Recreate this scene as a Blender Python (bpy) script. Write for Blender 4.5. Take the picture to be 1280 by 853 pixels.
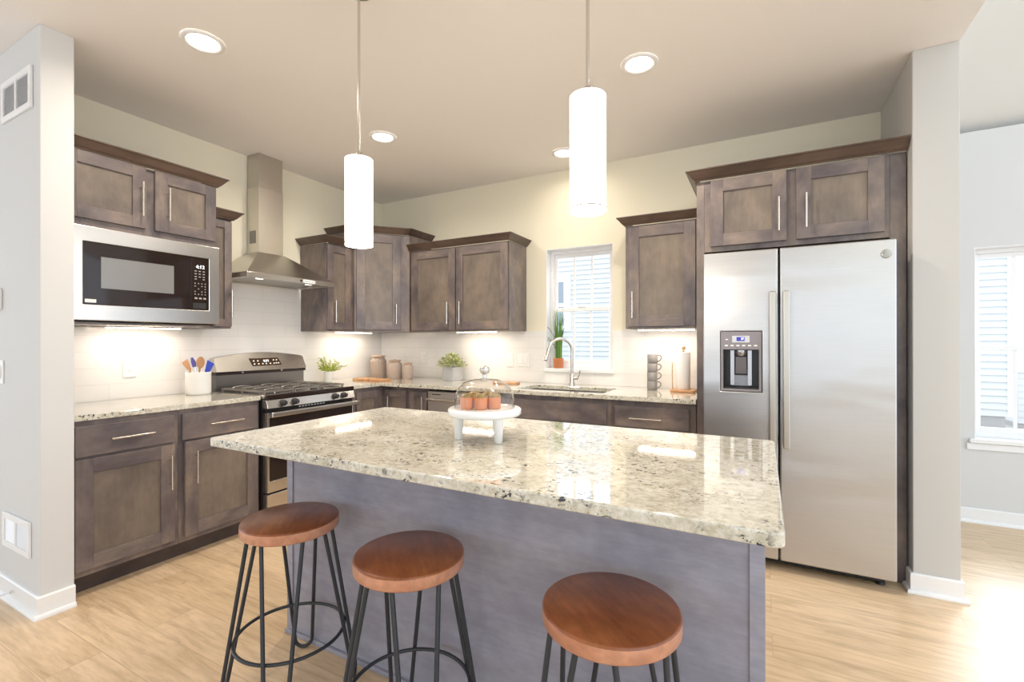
import bpy, bmesh, math, random
from mathutils import Vector, Matrix
random.seed(7)
PI = math.pi
S = bpy.context.scene
for o in list(bpy.data.objects): bpy.data.objects.remove(o)
COL = S.collection

# ------------------------------------------------------------------ camera
yaw, pitch, roll = math.radians(28.1565), math.radians(0.0531), math.radians(-0.0623)
fwd = Vector((-math.sin(yaw)*math.cos(pitch), math.cos(yaw)*math.cos(pitch), math.sin(pitch)))
r0_ = Vector((math.cos(yaw), math.sin(yaw), 0)); u0_ = r0_.cross(fwd)
R_ = r0_*math.cos(roll)+u0_*math.sin(roll); U_ = -r0_*math.sin(roll)+u0_*math.cos(roll)
cam = bpy.data.cameras.new('camera'); cam.sensor_width = 36; cam.lens = 585.06/1280*36
cam.clip_start = 0.05; cam.clip_end = 200
co = bpy.data.objects.new('camera', cam); COL.objects.link(co)
M = Matrix((R_, U_, -fwd)).transposed().to_4x4(); M.translation = Vector((3.6246, -3.7857, 1.2802))
co.matrix_world = M; S.camera = co

# ------------------------------------------------------------------ light
WORLD_STRENGTH = 1.65
DOWNLIGHT_W = 11.0
PENDANT_E = 4.0
STRIP_W = .78
S.view_settings.view_transform = 'Standard'; S.view_settings.look = 'None'
S.view_settings.exposure = 0.57; S.view_settings.gamma = 1.0
S.view_settings.use_curve_mapping = False
w = bpy.data.worlds.new('daylight'); S.world = w; w.use_nodes = True
bg = w.node_tree.nodes['Background']; bg.inputs[0].default_value = (0.78, 0.88, 1.0, 1); bg.inputs[1].default_value = WORLD_STRENGTH
sl = bpy.data.lights.new('sun', 'SUN'); sl.energy = 2.2; sl.angle = math.radians(22); sl.color = (.88, .94, 1)
so = bpy.data.objects.new('sun', sl); COL.objects.link(so); so.location = (9, 10, 9)
so.rotation_euler = Vector((-.44*.82, -.90*.82, -.57)).to_track_quat('-Z', 'Y').to_euler()

# ------------------------------------------------------------------ materials
def nodes(name):
    m = bpy.data.materials.new(name); m.use_nodes = True
    nt = m.node_tree; return m, nt, nt.nodes['Principled BSDF'], nt.links
def simple(name, col, rough=.5, metal=0.0, emit=None, es=0, bump=0, bscale=60, coat=0, spec=None):
    m, nt, p, L = nodes(name)
    p.inputs['Base Color'].default_value = (*col, 1); p.inputs['Roughness'].default_value = rough
    p.inputs['Metallic'].default_value = metal; p.inputs['Coat Weight'].default_value = coat
    if spec is not None: p.inputs['Specular IOR Level'].default_value = spec
    if emit: p.inputs['Emission Color'].default_value = (*emit, 1); p.inputs['Emission Strength'].default_value = es
    tc = nt.nodes.new('ShaderNodeTexCoord'); n = nt.nodes.new('ShaderNodeTexNoise')
    n.inputs['Scale'].default_value = bscale; L.new(tc.outputs['Object'], n.inputs['Vector'])
    b = nt.nodes.new('ShaderNodeBump'); b.inputs['Strength'].default_value = bump if bump else .02; b.inputs['Distance'].default_value = .002
    L.new(n.outputs[0], b.inputs['Height']); L.new(b.outputs[0], p.inputs['Normal'])
    return m
def ramp(nt, stops, interp='LINEAR'):
    r = nt.nodes.new('ShaderNodeValToRGB'); r.color_ramp.interpolation = interp
    e = r.color_ramp.elements
    while len(e) > 1: e.remove(e[0])
    e[0].position = stops[0][0]; e[0].color = (*stops[0][1], 1)
    for ps, c in stops[1:]:
        x = e.new(ps); x.color = (*c, 1)
    return r
def coords(nt, L, scale=(1, 1, 1), rnd=True, space='Object'):
    tc = nt.nodes.new('ShaderNodeTexCoord'); mp = nt.nodes.new('ShaderNodeMapping'); mp.inputs['Scale'].default_value = scale
    if rnd:
        oi = nt.nodes.new('ShaderNodeObjectInfo'); vm = nt.nodes.new('ShaderNodeVectorMath'); vm.operation = 'MULTIPLY'
        vm.inputs[1].default_value = (17.3, 11.1, 23.7); L.new(oi.outputs['Random'], vm.inputs[0])
        va = nt.nodes.new('ShaderNodeVectorMath'); L.new(tc.outputs[space], va.inputs[0]); L.new(vm.outputs[0], va.inputs[1])
        L.new(va.outputs[0], mp.inputs['Vector'])
    else: L.new(tc.outputs[space], mp.inputs['Vector'])
    return mp.outputs[0]
def mixc(nt, L, a, b, fac, mode='MIX'):
    x = nt.nodes.new('ShaderNodeMix'); x.data_type = 'RGBA'; x.blend_type = mode
    for sk, v in ((x.inputs[6], a), (x.inputs[7], b), (x.inputs[0], fac)):
        if hasattr(v, 'links') or hasattr(v, 'is_linked'): L.new(v, sk)
        else: sk.default_value = (*v, 1) if isinstance(v, tuple) else v
    return x.outputs[2]
def noise(nt, L, vec, scale, detail=4, rough=.6, dist=0):
    n = nt.nodes.new('ShaderNodeTexNoise'); n.inputs['Scale'].default_value = scale; n.inputs['Detail'].default_value = detail
    n.inputs['Roughness'].default_value = rough; n.inputs['Distortion'].default_value = dist
    L.new(vec, n.inputs['Vector']); return n.outputs[0]
def wood(name, cols, grain='z', rough=.38, blotch=5.0, fine=.35):
    m, nt, p, L = nodes(name)
    sc = {'z': (1, 1, .10), 'x': (.10, 1, 1), 'y': (1, .10, 1)}[grain]
    v = coords(nt, L, sc); vb = coords(nt, L, tuple(1 if s == 1 else .6 for s in sc))
    r = ramp(nt, [(.28, cols[0]), (.5, cols[1]), (.74, cols[2])]); L.new(noise(nt, L, vb, blotch, 4, .55, .5), r.inputs[0])
    r1 = ramp(nt, [(.35, (.84, .84, .84)), (.65, (1.12, 1.12, 1.12))]); L.new(noise(nt, L, vb, blotch*5, 3, .6), r1.inputs[0])
    c = mixc(nt, L, r.outputs[0], r1.outputs[0], .7, 'MULTIPLY')
    r2 = ramp(nt, [(.35, (.80, .80, .80)), (.65, (1.10, 1.10, 1.10))]); L.new(noise(nt, L, v, 70, 3, .7), r2.inputs[0])
    c = mixc(nt, L, c, r2.outputs[0], fine, 'MULTIPLY')
    L.new(c, p.inputs['Base Color']); p.inputs['Roughness'].default_value = rough
    p.inputs['Coat Weight'].default_value = .15; p.inputs['Coat Roughness'].default_value = .25
    return m
STAIN = [(.078, .064, .072), (.165, .133, .128), (.290, .225, .178)]
wood_v = wood('stained_maple_vertical', STAIN, 'z')
wood_h = wood('stained_maple_horizontal', STAIN, 'x')
PAN = [(.125, .101, .088), (.186, .150, .123), (.245, .196, .153)]
wood_p = wood('stained_maple_panel', PAN, 'z', blotch=3.5)
wood_crown = wood('stained_maple_crown', [(.06, .036, .026), (.095, .06, .045), (.14, .095, .07)], 'x', blotch=4)
wood_island = wood('island_maple_daylit', [(.25, .245, .305), (.315, .31, .375), (.38, .375, .435)], 'x', .42, 3.0)  # cabinet maple with bluish daylight put into its colour
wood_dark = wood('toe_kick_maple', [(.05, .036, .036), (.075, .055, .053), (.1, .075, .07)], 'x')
seat_m = wood('seat_acacia', [(.17, .045, .014), (.28, .085, .028), (.40, .14, .05)], 'x', .32, 7, .9)
seat_edge_lit = wood('seat_edge_lit', [(.48, .20, .115), (.58, .27, .16), (.66, .34, .22)], 'x', .4, 8)  # seat wood, paler and pinker: daylight on the side put into the colour
board_m = wood('cutting_board_wood', [(.5, .24, .10), (.62, .33, .15), (.7, .42, .22)], 'x', .4, 8)
def granite():
    m, nt, p, L = nodes('granite')
    v = coords(nt, L, (1, 1, 1), False); vs = coords(nt, L, (.8, 1.15, 1.0), False)
    r = ramp(nt, [(.32, (.43, .40, .31)), (.48, (.60, .565, .465)), (.64, (.73, .71, .64))]); L.new(noise(nt, L, v, 42, 5, .7, .4), r.inputs[0])
    r2 = ramp(nt, [(.36, (1.04, 1.04, 1.04)), (.55, (1, 1, 1)), (.75, (.80, .80, .74))]); L.new(noise(nt, L, vs, 8, 4, .6), r2.inputs[0])
    c = mixc(nt, L, r.outputs[0], r2.outputs[0], 1.0, 'MULTIPLY')
    g = ramp(nt, [(.60, (0, 0, 0)), (.68, (.55, .55, .55))]); L.new(noise(nt, L, v, 60, 3, .6, .3), g.inputs[0])
    c = mixc(nt, L, c, (.22, .22, .21), g.outputs[0])
    f1 = ramp(nt, [(.61, (0, 0, 0)), (.64, (1, 1, 1))]); L.new(noise(nt, L, vs, 66, 2, .5, .4), f1.inputs[0])
    f2 = ramp(nt, [(.62, (0, 0, 0)), (.68, (1, 1, 1))]); L.new(noise(nt, L, vs, 140, 2, .5), f2.inputs[0])
    mk = ramp(nt, [(.46, (.10, .10, .10)), (.58, (1, 1, 1))]); L.new(noise(nt, L, v, 9, 3, .6), mk.inputs[0])
    fm = mixc(nt, L, f1.outputs[0], f2.outputs[0], 1.0, 'ADD')
    fm2 = mixc(nt, L, fm, mk.outputs[0], 1.0, 'MULTIPLY')
    c = mixc(nt, L, c, (.03, .032, .042), fm2)
    L.new(c, p.inputs['Base Color']); p.inputs['Roughness'].default_value = .05; p.inputs['Specular IOR Level'].default_value = .62
    p.inputs['Coat Weight'].default_value = .6; p.inputs['Coat Roughness'].default_value = .02
    return m
granite_m = granite()
def floor_mat():
    m, nt, p, L = nodes('oak_plank_floor')
    v = coords(nt, L, (1, 1, 1), False)
    b = nt.nodes.new('ShaderNodeTexBrick'); L.new(v, b.inputs['Vector']); b.offset = .37
    b.inputs['Scale'].default_value = 1; b.inputs['Brick Width'].default_value = 1.22; b.inputs['Row Height'].default_value = .18
    b.inputs['Mortar Size'].default_value = .0016; b.inputs['Mortar Smooth'].default_value = .6; b.inputs['Bias'].default_value = 0
    b.inputs['Color1'].default_value = (.66, .485, .305, 1); b.inputs['Color2'].default_value = (.74, .56, .375, 1); b.inputs['Mortar'].default_value = (.50, .36, .24, 1)
    # per plank shift of grain
    vg = coords(nt, L, (.12, 1, 1), False)
    va = nt.nodes.new('ShaderNodeVectorMath'); va.operation = 'MULTIPLY_ADD'
    L.new(b.outputs['Color'], va.inputs[0]); va.inputs[1].default_value = (37, 29, 11); L.new(vg, va.inputs[2])
    r = ramp(nt, [(.30, (.68, .62, .55)), (.5, (.98, .97, .95)), (.7, (1.12, 1.12, 1.12))]); L.new(noise(nt, L, va.outputs[0], 16, 5, .65, .9), r.inputs[0])
    r3 = ramp(nt, [(.35, (.88, .86, .83)), (.6, (1.04, 1.04, 1.04))]); L.new(noise(nt, L, va.outputs[0], 70, 3, .6), r3.inputs[0])
    c = mixc(nt, L, b.outputs['Color'], r.outputs[0], .8, 'MULTIPLY'); c = mixc(nt, L, c, r3.outputs[0], .8, 'MULTIPLY')
    kv = coords(nt, L, (.45, 1, 1), False)
    kn = ramp(nt, [(.71, (0, 0, 0)), (.80, (.75, .75, .75))]); L.new(noise(nt, L, kv, 11, 2, .5, .3), kn.inputs[0])
    c = mixc(nt, L, c, (.22, .13, .07), kn.outputs[0])
    L.new(c, p.inputs['Base Color']); p.inputs['Roughness'].default_value = .30
    return m
floor_m = floor_mat()
def tile_mat():
    m, nt, p, L = nodes('subway_tile')
    tc = nt.nodes.new('ShaderNodeTexCoord'); sx = nt.nodes.new('ShaderNodeSeparateXYZ'); L.new(tc.outputs['Object'], sx.inputs[0])
    ad = nt.nodes.new('ShaderNodeMath'); ad.operation = 'SUBTRACT'; L.new(sx.outputs[0], ad.inputs[0]); L.new(sx.outputs[1], ad.inputs[1])
    cb = nt.nodes.new('ShaderNodeCombineXYZ'); L.new(ad.outputs[0], cb.inputs[0]); L.new(sx.outputs[2], cb.inputs[1])
    mp = nt.nodes.new('ShaderNodeMapping'); mp.inputs['Location'].default_value = (.06, -.0, 0); L.new(cb.outputs[0], mp.inputs['Vector'])
    b = nt.nodes.new('ShaderNodeTexBrick'); L.new(mp.outputs[0], b.inputs['Vector']); b.offset = .5
    b.inputs['Scale'].default_value = 1; b.inputs['Brick Width'].default_value = .41; b.inputs['Row Height'].default_value = .1015
    b.inputs['Mortar Size'].default_value = .0022; b.inputs['Mortar Smooth'].default_value = .2
    b.inputs['Color1'].default_value = (.84, .82, .79, 1); b.inputs['Color2'].default_value = (.86, .84, .81, 1); b.inputs['Mortar'].default_value = (.77, .75, .71, 1)
    L.new(b.outputs['Color'], p.inputs['Base Color']); p.inputs['Roughness'].default_value = .14
    bp = nt.nodes.new('ShaderNodeBump'); bp.inputs['Strength'].default_value = .3; bp.inputs['Distance'].default_value = .0015; bp.invert = True
    L.new(b.outputs['Fac'], bp.inputs['Height']); L.new(bp.outputs[0], p.inputs['Normal'])
    return m
tile_m = tile_mat()
def steel(name, col=(.62, .60, .57), rough=.26, axis='x', wav=0.0):
    m, nt, p, L = nodes(name)
    sc = {'x': (.02, 1, 1), 'z': (1, 1, .02), 'y': (1, .02, 1)}[axis]
    v = coords(nt, L, sc); n = noise(nt, L, v, 260, 2, .6)
    r = ramp(nt, [(.3, tuple(c*.96 for c in col)), (.7, tuple(min(1, c*1.03) for c in col))]); L.new(n, r.inputs[0])
    L.new(r.outputs[0], p.inputs['Base Color']); p.inputs['Metallic'].default_value = 1.0; p.inputs['Roughness'].default_value = rough
    bp = nt.nodes.new('ShaderNodeBump'); bp.inputs['Strength'].default_value = 0.0 if wav else .012; bp.inputs['Distance'].default_value = .001; L.new(n, bp.inputs['Height'])
    last = bp
    if wav:
        v2 = coords(nt, L, (.6, 1, 1.6)); n2 = noise(nt, L, v2, 2.2, 1, .4, .6)
        b2 = nt.nodes.new('ShaderNodeBump'); b2.inputs['Strength'].default_value = wav; b2.inputs['Distance'].default_value = .02
        L.new(n2, b2.inputs['Height']); L.new(bp.outputs[0], b2.inputs['Normal']); last = b2
    L.new(last.outputs[0], p.inputs['Normal'])
    return m
steel_h = steel('brushed_steel_horizontal', axis='x')
steel_v = steel('brushed_steel_vertical', axis='z')
steel_f = steel('fridge_steel', (.54, .535, .535), .33, 'x', .35)
steel_hood = steel('hood_steel', (.60, .57, .53), .28, 'x')
nickel = steel('satin_nickel', (.66, .63, .59), .26, 'z')
chrome = simple('chrome', (.85, .85, .85), .08, 1.0)
steel_dark = steel('dark_steel', (.25, .24, .24), .3, 'x')
wall_m = simple('wall_paint', (.85, .80, .645), .75, bump=.05, bscale=220)
wall_e = simple('wall_paint_shaded', (.57, .555, .53), .75, bump=.05, bscale=220)  # same paint as the kitchen walls, dimmer light put into a darker colour
wall_g = simple('wall_paint_grey', (.675, .675, .67), .75, bump=.05, bscale=220)
ceil_m = simple('ceiling_paint', (.86, .83, .81), .9, bump=.12, bscale=180)
vault_m = simple('vault_paint', (.78, .77, .74), .9, bump=.12, bscale=180)
trim_m = simple('white_trim', (.86, .86, .86), .35)
vinyl = simple('white_vinyl', (.88, .88, .89), .35)
black_gl = simple('black_glass', (.022, .014, .012), .05, spec=.4)
black_m = simple('black_enamel', (.012, .011, .013), .3)
iron = simple('cast_iron', (.09, .085, .085), .25, .5)
plast_b = simple('black_plastic', (.02, .02, .022), .45)
plast_w = simple('white_plastic', (.85, .84, .82), .4)
grey_m = simple('grey_plastic', (.26, .24, .26), .4)
leg_m = simple('powder_coated_steel', (.028, .032, .038), .42)
white_ink = simple('white_ink', (.85, .85, .85), .6)
lcd_m = simple('display_digits', (.9, .95, 1), .5, emit=(.85, .93, 1), es=1.5)
blue_lcd = simple('blue_display', (.02, .02, .25), .3, emit=(.03, .03, .4), es=.5)
cer_w = simple('white_ceramic', (.82, .81, .79), .3)
cer_g = simple('grey_stoneware', (.24, .23, .225), .55, bump=.1, bscale=90)
cer_t = simple('taupe_stoneware', (.45, .36, .30), .6, bump=.15, bscale=70)
wax_m = simple('canister_lid_wood', (.50, .36, .26), .5)
terra = simple('terracotta', (.62, .22, .09), .7, bump=.1)
conc = simple('concrete_pot', (.48, .48, .49), .7, bump=.2, bscale=80)
paper = simple('paper_towel', (.88, .87, .86), .9, bump=.3, bscale=120)
woodlt = wood('light_wood', [(.55, .36, .2), (.66, .47, .28), (.74, .56, .36)], 'x', .5, 9)
leaf_y = simple('yellow_green_leaf', (.42, .50, .06), .5)
leaf_g = simple('variegated_leaf', (.36, .42, .16), .5)
leaf_c = simple('cream_leaf_edge', (.72, .70, .45), .5)
grass_m = simple('grass_blade', (.09, .22, .035), .45)
grass_l = simple('light_grass_blade', (.26, .42, .10), .45)
grass_d = simple('dark_blade', (.06, .09, .07), .5)
soil = simple('soil', (.05, .035, .025), .9)
blue_s = simple('blue_silicone', (.03, .06, .5), .5)
navy_s = simple('purple_silicone', (.10, .08, .35), .5)
spoon_m = simple('spoon_wood', (.6, .3, .14), .55)
cake_m = simple('cake_crumb', (.66, .25, .10), .65, bump=.4, bscale=60)
glaze = simple('cake_glaze', (.27, .19, .06), .3, bump=.5, bscale=90)
marble = simple('white_marble', (.80, .80, .80), .2)
bulb_w = simple('downlight_lens', (1, .95, .88), .5, emit=(1, .86, .70), es=14)
shade_m = simple('pendant_linen', (.9, .86, .78), .8, emit=(1, .92, .80), es=PENDANT_E)
strip_m = simple('led_strip', (1, .95, .9), .5, emit=(1, .84, .68), es=16)
siding_m = simple('lap_siding', (.66, .66, .655), .6, bump=.1, bscale=40)
stone_m = simple('foundation_stone', (.42, .40, .38), .9, bump=1.0, bscale=14)
ground_m = simple('gravel_ground', (.5, .47, .42), .95, bump=.8, bscale=20)
grate_m = simple('grate_iron', (.30, .28, .26), .3, .75)
filter_m = simple('hood_filter', (.45, .43, .40), .4, .8)
def thin_glass(name, tint=(1, 1, 1), k=1.0, rough=0.0):
    m = bpy.data.materials.new(name); m.use_nodes = True; nt = m.node_tree; L = nt.links
    nt.nodes.remove(nt.nodes['Principled BSDF'])
    t = nt.nodes.new('ShaderNodeBsdfTransparent'); t.inputs[0].default_value = (*tint, 1)
    g = nt.nodes.new('ShaderNodeBsdfGlossy'); g.inputs['Roughness'].default_value = rough
    f = nt.nodes.new('ShaderNodeLayerWeight'); f.inputs['Blend'].default_value = .5
    pw = nt.nodes.new('ShaderNodeMath'); pw.operation = 'POWER'; pw.inputs[1].default_value = 3.2; L.new(f.outputs['Facing'], pw.inputs[0])
    mu = nt.nodes.new('ShaderNodeMath'); mu.operation = 'MULTIPLY_ADD'; mu.inputs[1].default_value = .6*k; mu.inputs[2].default_value = .035*k; L.new(pw.outputs[0], mu.inputs[0])
    x = nt.nodes.new('ShaderNodeMixShader'); L.new(mu.outputs[0], x.inputs[0]); L.new(t.outputs[0], x.inputs[1]); L.new(g.outputs[0], x.inputs[2])
    L.new(x.outputs[0], nt.nodes['Material Output'].inputs[0]); return m
pane_m = thin_glass('window_glass', (.97, .985, 1), .8)
dome_m = thin_glass('dome_glass', (.92, .90, .88), 1.5)

# ------------------------------------------------------------------ mesh helpers
class MB:
    def __init__(s): s.v = []; s.f = []; s.mi = []; s.sm = []
    def add(s, vs, fs, mi=0, sm=False):
        b = len(s.v); s.v += [tuple(v) for v in vs]
        for f in fs: s.f.append([b+i for i in f]); s.mi.append(mi); s.sm.append(sm)
        return s
    def box(s, x0, x1, y0, y1, z0, z1, mi=0):
        if x0 > x1: x0, x1 = x1, x0
        if y0 > y1: y0, y1 = y1, y0
        if z0 > z1: z0, z1 = z1, z0
        vs = [(x, y, z) for z in (z0, z1) for y in (y0, y1) for x in (x0, x1)]
        return s.add(vs, [(0, 2, 3, 1), (4, 5, 7, 6), (0, 1, 5, 4), (2, 6, 7, 3), (0, 4, 6, 2), (1, 3, 7, 5)], mi)
    def prism(s, poly, z0, z1, mi=0):
        n = len(poly); vs = [(x, y, z0) for x, y in poly]+[(x, y, z1) for x, y in poly]
        fs = [tuple(range(n-1, -1, -1)), tuple(range(n, 2*n))]+[(i, (i+1) % n, n+(i+1) % n, n+i) for i in range(n)]
        return s.add(vs, fs, mi)
    def hexa(s, a, b, mi=0):          # two quads (lists of 4 points), bottom ccw and top ccw
        return s.add(list(a)+list(b), [(3, 2, 1, 0), (4, 5, 6, 7)]+[(i, (i+1) % 4, 4+(i+1) % 4, 4+i) for i in range(4)], mi)
    def lathe(s, prof, cx=0, cy=0, cz=0, n=32, mi=0, sm=True, axis='z', lobes=0, lobe_amp=0, cap=True):
        vs = []; fs = []
        for r, z in prof:
            for k in range(n):
                a = 2*PI*k/n; rr = r*(1+(lobe_amp*abs(math.cos(lobes*a/2)) if lobes else 0))
                p = (rr*math.cos(a), rr*math.sin(a), z)
                if axis == 'x': p = (p[2], p[0], p[1])
                if axis == 'y': p = (p[0], -p[2], p[1])
                vs.append((cx+p[0], cy+p[1], cz+p[2]))
        m = len(prof)
        for i in range(m-1):
            for k in range(n):
                k2 = (k+1) % n; fs.append((i*n+k, i*n+k2, (i+1)*n+k2, (i+1)*n+k))
        s.add(vs, fs, mi, sm)
        if cap:
            if prof[0][0] > 1e-5: s.add([vs[k] for k in range(n)][::-1], [tuple(range(n))], mi)
            if prof[-1][0] > 1e-5: s.add([vs[(m-1)*n+k] for k in range(n)], [tuple(range(n))], mi)
        return s
    def cyl(s, cx, cy, z0, z1, r, n=24, mi=0): return s.lathe([(r, z0), (r, z1)], cx, cy, 0, n, mi)
    def tube(s, pts, r, n=10, mi=0, closed=False, radii=None):
        pts = [Vector(p) for p in pts]; N = len(pts); vs = []; prev = None
        for i, p in enumerate(pts):
            a = pts[(i-1) % N] if (closed or i > 0) else p; b = pts[(i+1) % N] if (closed or i < N-1) else p
            t = (b-a).normalized()
            if prev is None:
                up = Vector((0, 0, 1)) if abs(t.z) < .9 else Vector((1, 0, 0)); nx = t.cross(up).normalized()
            else: nx = (prev-t*prev.dot(t)).normalized()
            ny = t.cross(nx); prev = nx; rr = radii[i] if radii else r
            for k in range(n):
                an = 2*PI*k/n; vs.append(p+nx*(rr*math.cos(an))+ny*(rr*math.sin(an)))
        fs = []
        for i in range(N if closed else N-1):
            j = (i+1) % N
            for k in range(n): fs.append((i*n+k, i*n+(k+1) % n, j*n+(k+1) % n, j*n+k))
        s.add(vs, fs, mi, True)
        if not closed:
            s.add(vs[:n][::-1], [tuple(range(n))], mi); s.add(vs[-n:], [tuple(range(n))], mi)
        return s
    def grid(s, us, vs_, mask, w0, w1, plane='xy', mi=0):   # slab with holes; mask(i,j) True = solid
        P = {'xy': lambda u, v, w: (u, v, w), 'xz': lambda u, v, w: (u, w, v), 'yz': lambda u, v, w: (w, u, v)}[plane]
        nu, nv = len(us), len(vs_)
        V = [P(us[i], vs_[j], w) for w in (w0, w1) for j in range(nv) for i in range(nu)]
        idx = lambda i, j, k: k*nu*nv+j*nu+i
        ok = lambda i, j: 0 <= i < nu-1 and 0 <= j < nv-1 and mask(i, j)
        F = []
        for i in range(nu-1):
            for j in range(nv-1):
                if not ok(i, j): continue
                F.append((idx(i, j, 0), idx(i, j+1, 0), idx(i+1, j+1, 0), idx(i+1, j, 0)))
                F.append((idx(i, j, 1), idx(i+1, j, 1), idx(i+1, j+1, 1), idx(i, j+1, 1)))
                if not ok(i-1, j): F.append((idx(i, j, 0), idx(i, j, 1), idx(i, j+1, 1), idx(i, j+1, 0)))
                if not ok(i+1, j): F.append((idx(i+1, j, 0), idx(i+1, j+1, 0), idx(i+1, j+1, 1), idx(i+1, j, 1)))
                if not ok(i, j-1): F.append((idx(i, j, 0), idx(i+1, j, 0), idx(i+1, j, 1), idx(i, j, 1)))
                if not ok(i, j+1): F.append((idx(i, j+1, 0), idx(i, j+1, 1), idx(i+1, j+1, 1), idx(i+1, j+1, 0)))
        return s.add(V, F, mi)
    def build(s, name, mats, parent=None, bevel=0, seg=2, loc=None, rz=0):
        me = bpy.data.meshes.new(name); me.from_pydata(s.v, [], s.f)
        if not isinstance(mats, (list, tuple)): mats = [mats]
        for m in mats: me.materials.append(m)
        for p, mi, sm in zip(me.polygons, s.mi, s.sm): p.material_index = mi; p.use_smooth = sm
        bm = bmesh.new(); bm.from_mesh(me)
        bmesh.ops.delete(bm, geom=[v for v in bm.verts if not v.link_faces], context='VERTS')
        bmesh.ops.recalc_face_normals(bm, faces=bm.faces); bm.to_mesh(me); bm.free()
        o = bpy.data.objects.new(name, me); COL.objects.link(o)
        if parent: o.parent = parent
        if loc: o.location = loc
        o.rotation_euler.z = rz
        if bevel:
            b = o.modifiers.new('bevel', 'BEVEL'); b.width = bevel; b.segments = seg; b.limit_method = 'ANGLE'; b.angle_limit = math.radians(40)
        return o
def tag(o, label=None, cat=None, group=None, kind=None):
    if label: o['label'] = label
    if cat: o['category'] = cat
    if group: o['group'] = group
    if kind: o['kind'] = kind
    return o
def thing(name, label, cat, loc=(0, 0, 0), rz=0, group=None):
    o = bpy.data.objects.new(name, None); COL.objects.link(o); o.location = loc; o.rotation_euler = (0, 0, rz)
    o.empty_display_size = .1
    return tag(o, label, cat, group)
def struct(name, mb, m, label=None, bevel=0, cat=None):
    return tag(mb.build(name, m, None, bevel), label, cat, None, 'structure')
def copy_tree(o, parent=None, label=None):
    c = o.copy(); COL.objects.link(c)
    if parent: c.parent = parent
    if label: c['label'] = label
    for ch in o.children: copy_tree(ch, c)
    return c
def text_mesh(name, txt, size, m, parent, loc, rot, align='CENTER', ext=.0006):
    cu = bpy.data.curves.new(name, 'FONT'); cu.body = txt; cu.size = size; cu.align_x = align; cu.align_y = 'CENTER'; cu.extrude = ext
    t = bpy.data.objects.new(name, cu); COL.objects.link(t)
    me = bpy.data.meshes.new_from_object(t.evaluated_get(bpy.context.evaluated_depsgraph_get()))
    bpy.data.objects.remove(t); bpy.data.curves.remove(cu)
    me.name = name; me.materials.clear(); me.materials.append(m)
    o = bpy.data.objects.new(name, me); COL.objects.link(o); o.parent = parent; o.location = loc; o.rotation_euler = rot
    return o
def arc(cx, cy, r, a0, a1, n): return [(cx+r*math.cos(a0+(a1-a0)*i/n), cy+r*math.sin(a0+(a1-a0)*i/n)) for i in range(n+1)]

# ------------------------------------------------------------------ setting
H = 2.762; SX0, SX1, SY = 4.300, 4.4835, -.7157
DY = .67
struct('floor', MB().prism([(-3.5, -7.5), (9, -7.5), (9, DY), (SX1-.02, DY), (SX1-.02, .02), (-3.5, .02)], -.06, 0), floor_m, 'light oak plank floor running under the island', cat='floor')
struct('ceiling', MB().box(-3.5, SX1, -7.5, .15, H, H+.12), ceil_m, 'flat warm beige kitchen ceiling', cat='ceiling')
struct('wall_back', MB().grid([-.15, 1.942, 2.54, SX0], [0, 1.039, 2.09, H], lambda i, j: not (i == 1 and j == 1), 0, .15, 'xz'), wall_m, 'beige back wall with the sink window', cat='wall')
struct('wall_left', MB().box(-.15, 0, -2.7813, 0, 0, H), wall_m, 'beige wall behind the range', cat='wall')
struct('wall_left_return', MB().box(-3.5, .6696, -2.9047, -2.7813, 0, H), wall_g, 'pale wall end at left with vents', cat='wall', bevel=.004)
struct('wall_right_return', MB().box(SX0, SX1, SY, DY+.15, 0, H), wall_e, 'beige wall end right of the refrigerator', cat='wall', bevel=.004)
struct('wall_right', MB().grid([SX1, 4.943, 6.70, 9], [0, .587, 1.94, H], lambda i, j: not (i == 1 and j == 1), DY, DY+.15, 'xz'), wall_g, 'grey dining wall with window at right', cat='wall')
struct('wall_front', MB().grid([-3.5, -2.9, -.4, .2, 2.7, 3.3, 5.8, 6.4, 8.8, 9], [0, .55, 2.35, H+2.2], lambda i, j: not (j == 1 and i in (1, 3, 5, 7)), -7.65, -7.5, 'xz'), wall_m, 'unseen living room wall behind the viewpoint, wide openings added for daylight and reflections', cat='wall')  # unseen wall, openings shaped to admit daylight and feed the refrigerator reflections
vb = MB(); zt = H+4.2*.5
vb.hexa([(SX1, DY+.15, H), (SX1, -3.5, zt), (9, -3.5, zt), (9, DY+.15, H)], [(SX1, DY+.15, H+.1), (SX1, -3.5, zt+.1), (9, -3.5, zt+.1), (9, DY+.15, H+.1)])
struct('ceiling_vault', vb, vault_m, 'sloped pale ceiling over the dining area', cat='ceiling')
gb = MB(); gp = [(DY+.15, H+.0), (-3.5, zt), (-7.5, zt), (-7.5, H)]
gb.add([(SX1-.1, y, z+.121 if z == H else z) for y, z in gp]+[(SX1-.001, y, z+.121 if z == H else z) for y, z in gp], [(3, 2, 1, 0), (4, 5, 6, 7)]+[(i, (i+1) % 4, 4+(i+1) % 4, 4+i) for i in range(4)])
struct('wall_gable', gb, vault_m, 'upper wall between kitchen ceiling and vault', cat='wall')
def tiles():
    b = MB()
    b.box(0, .010, -2.7813, -1.0315, .9145, 1.3715); b.box(0, .010, -1.997, -1.006, 1.3715, 1.80)
    b.box(0, .010, -1.0315, -.010, .9145, 1.3715)
    b.grid([0, 1.942, 2.54, 3.258], [.9145, 1.020, 1.3715], lambda i, j: not (i == 1 and j == 1), -.010, 0, 'xz')
    return b
struct('trim_1', tiles(), tile_m, 'white subway tile backsplash', cat='backsplash')
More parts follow.
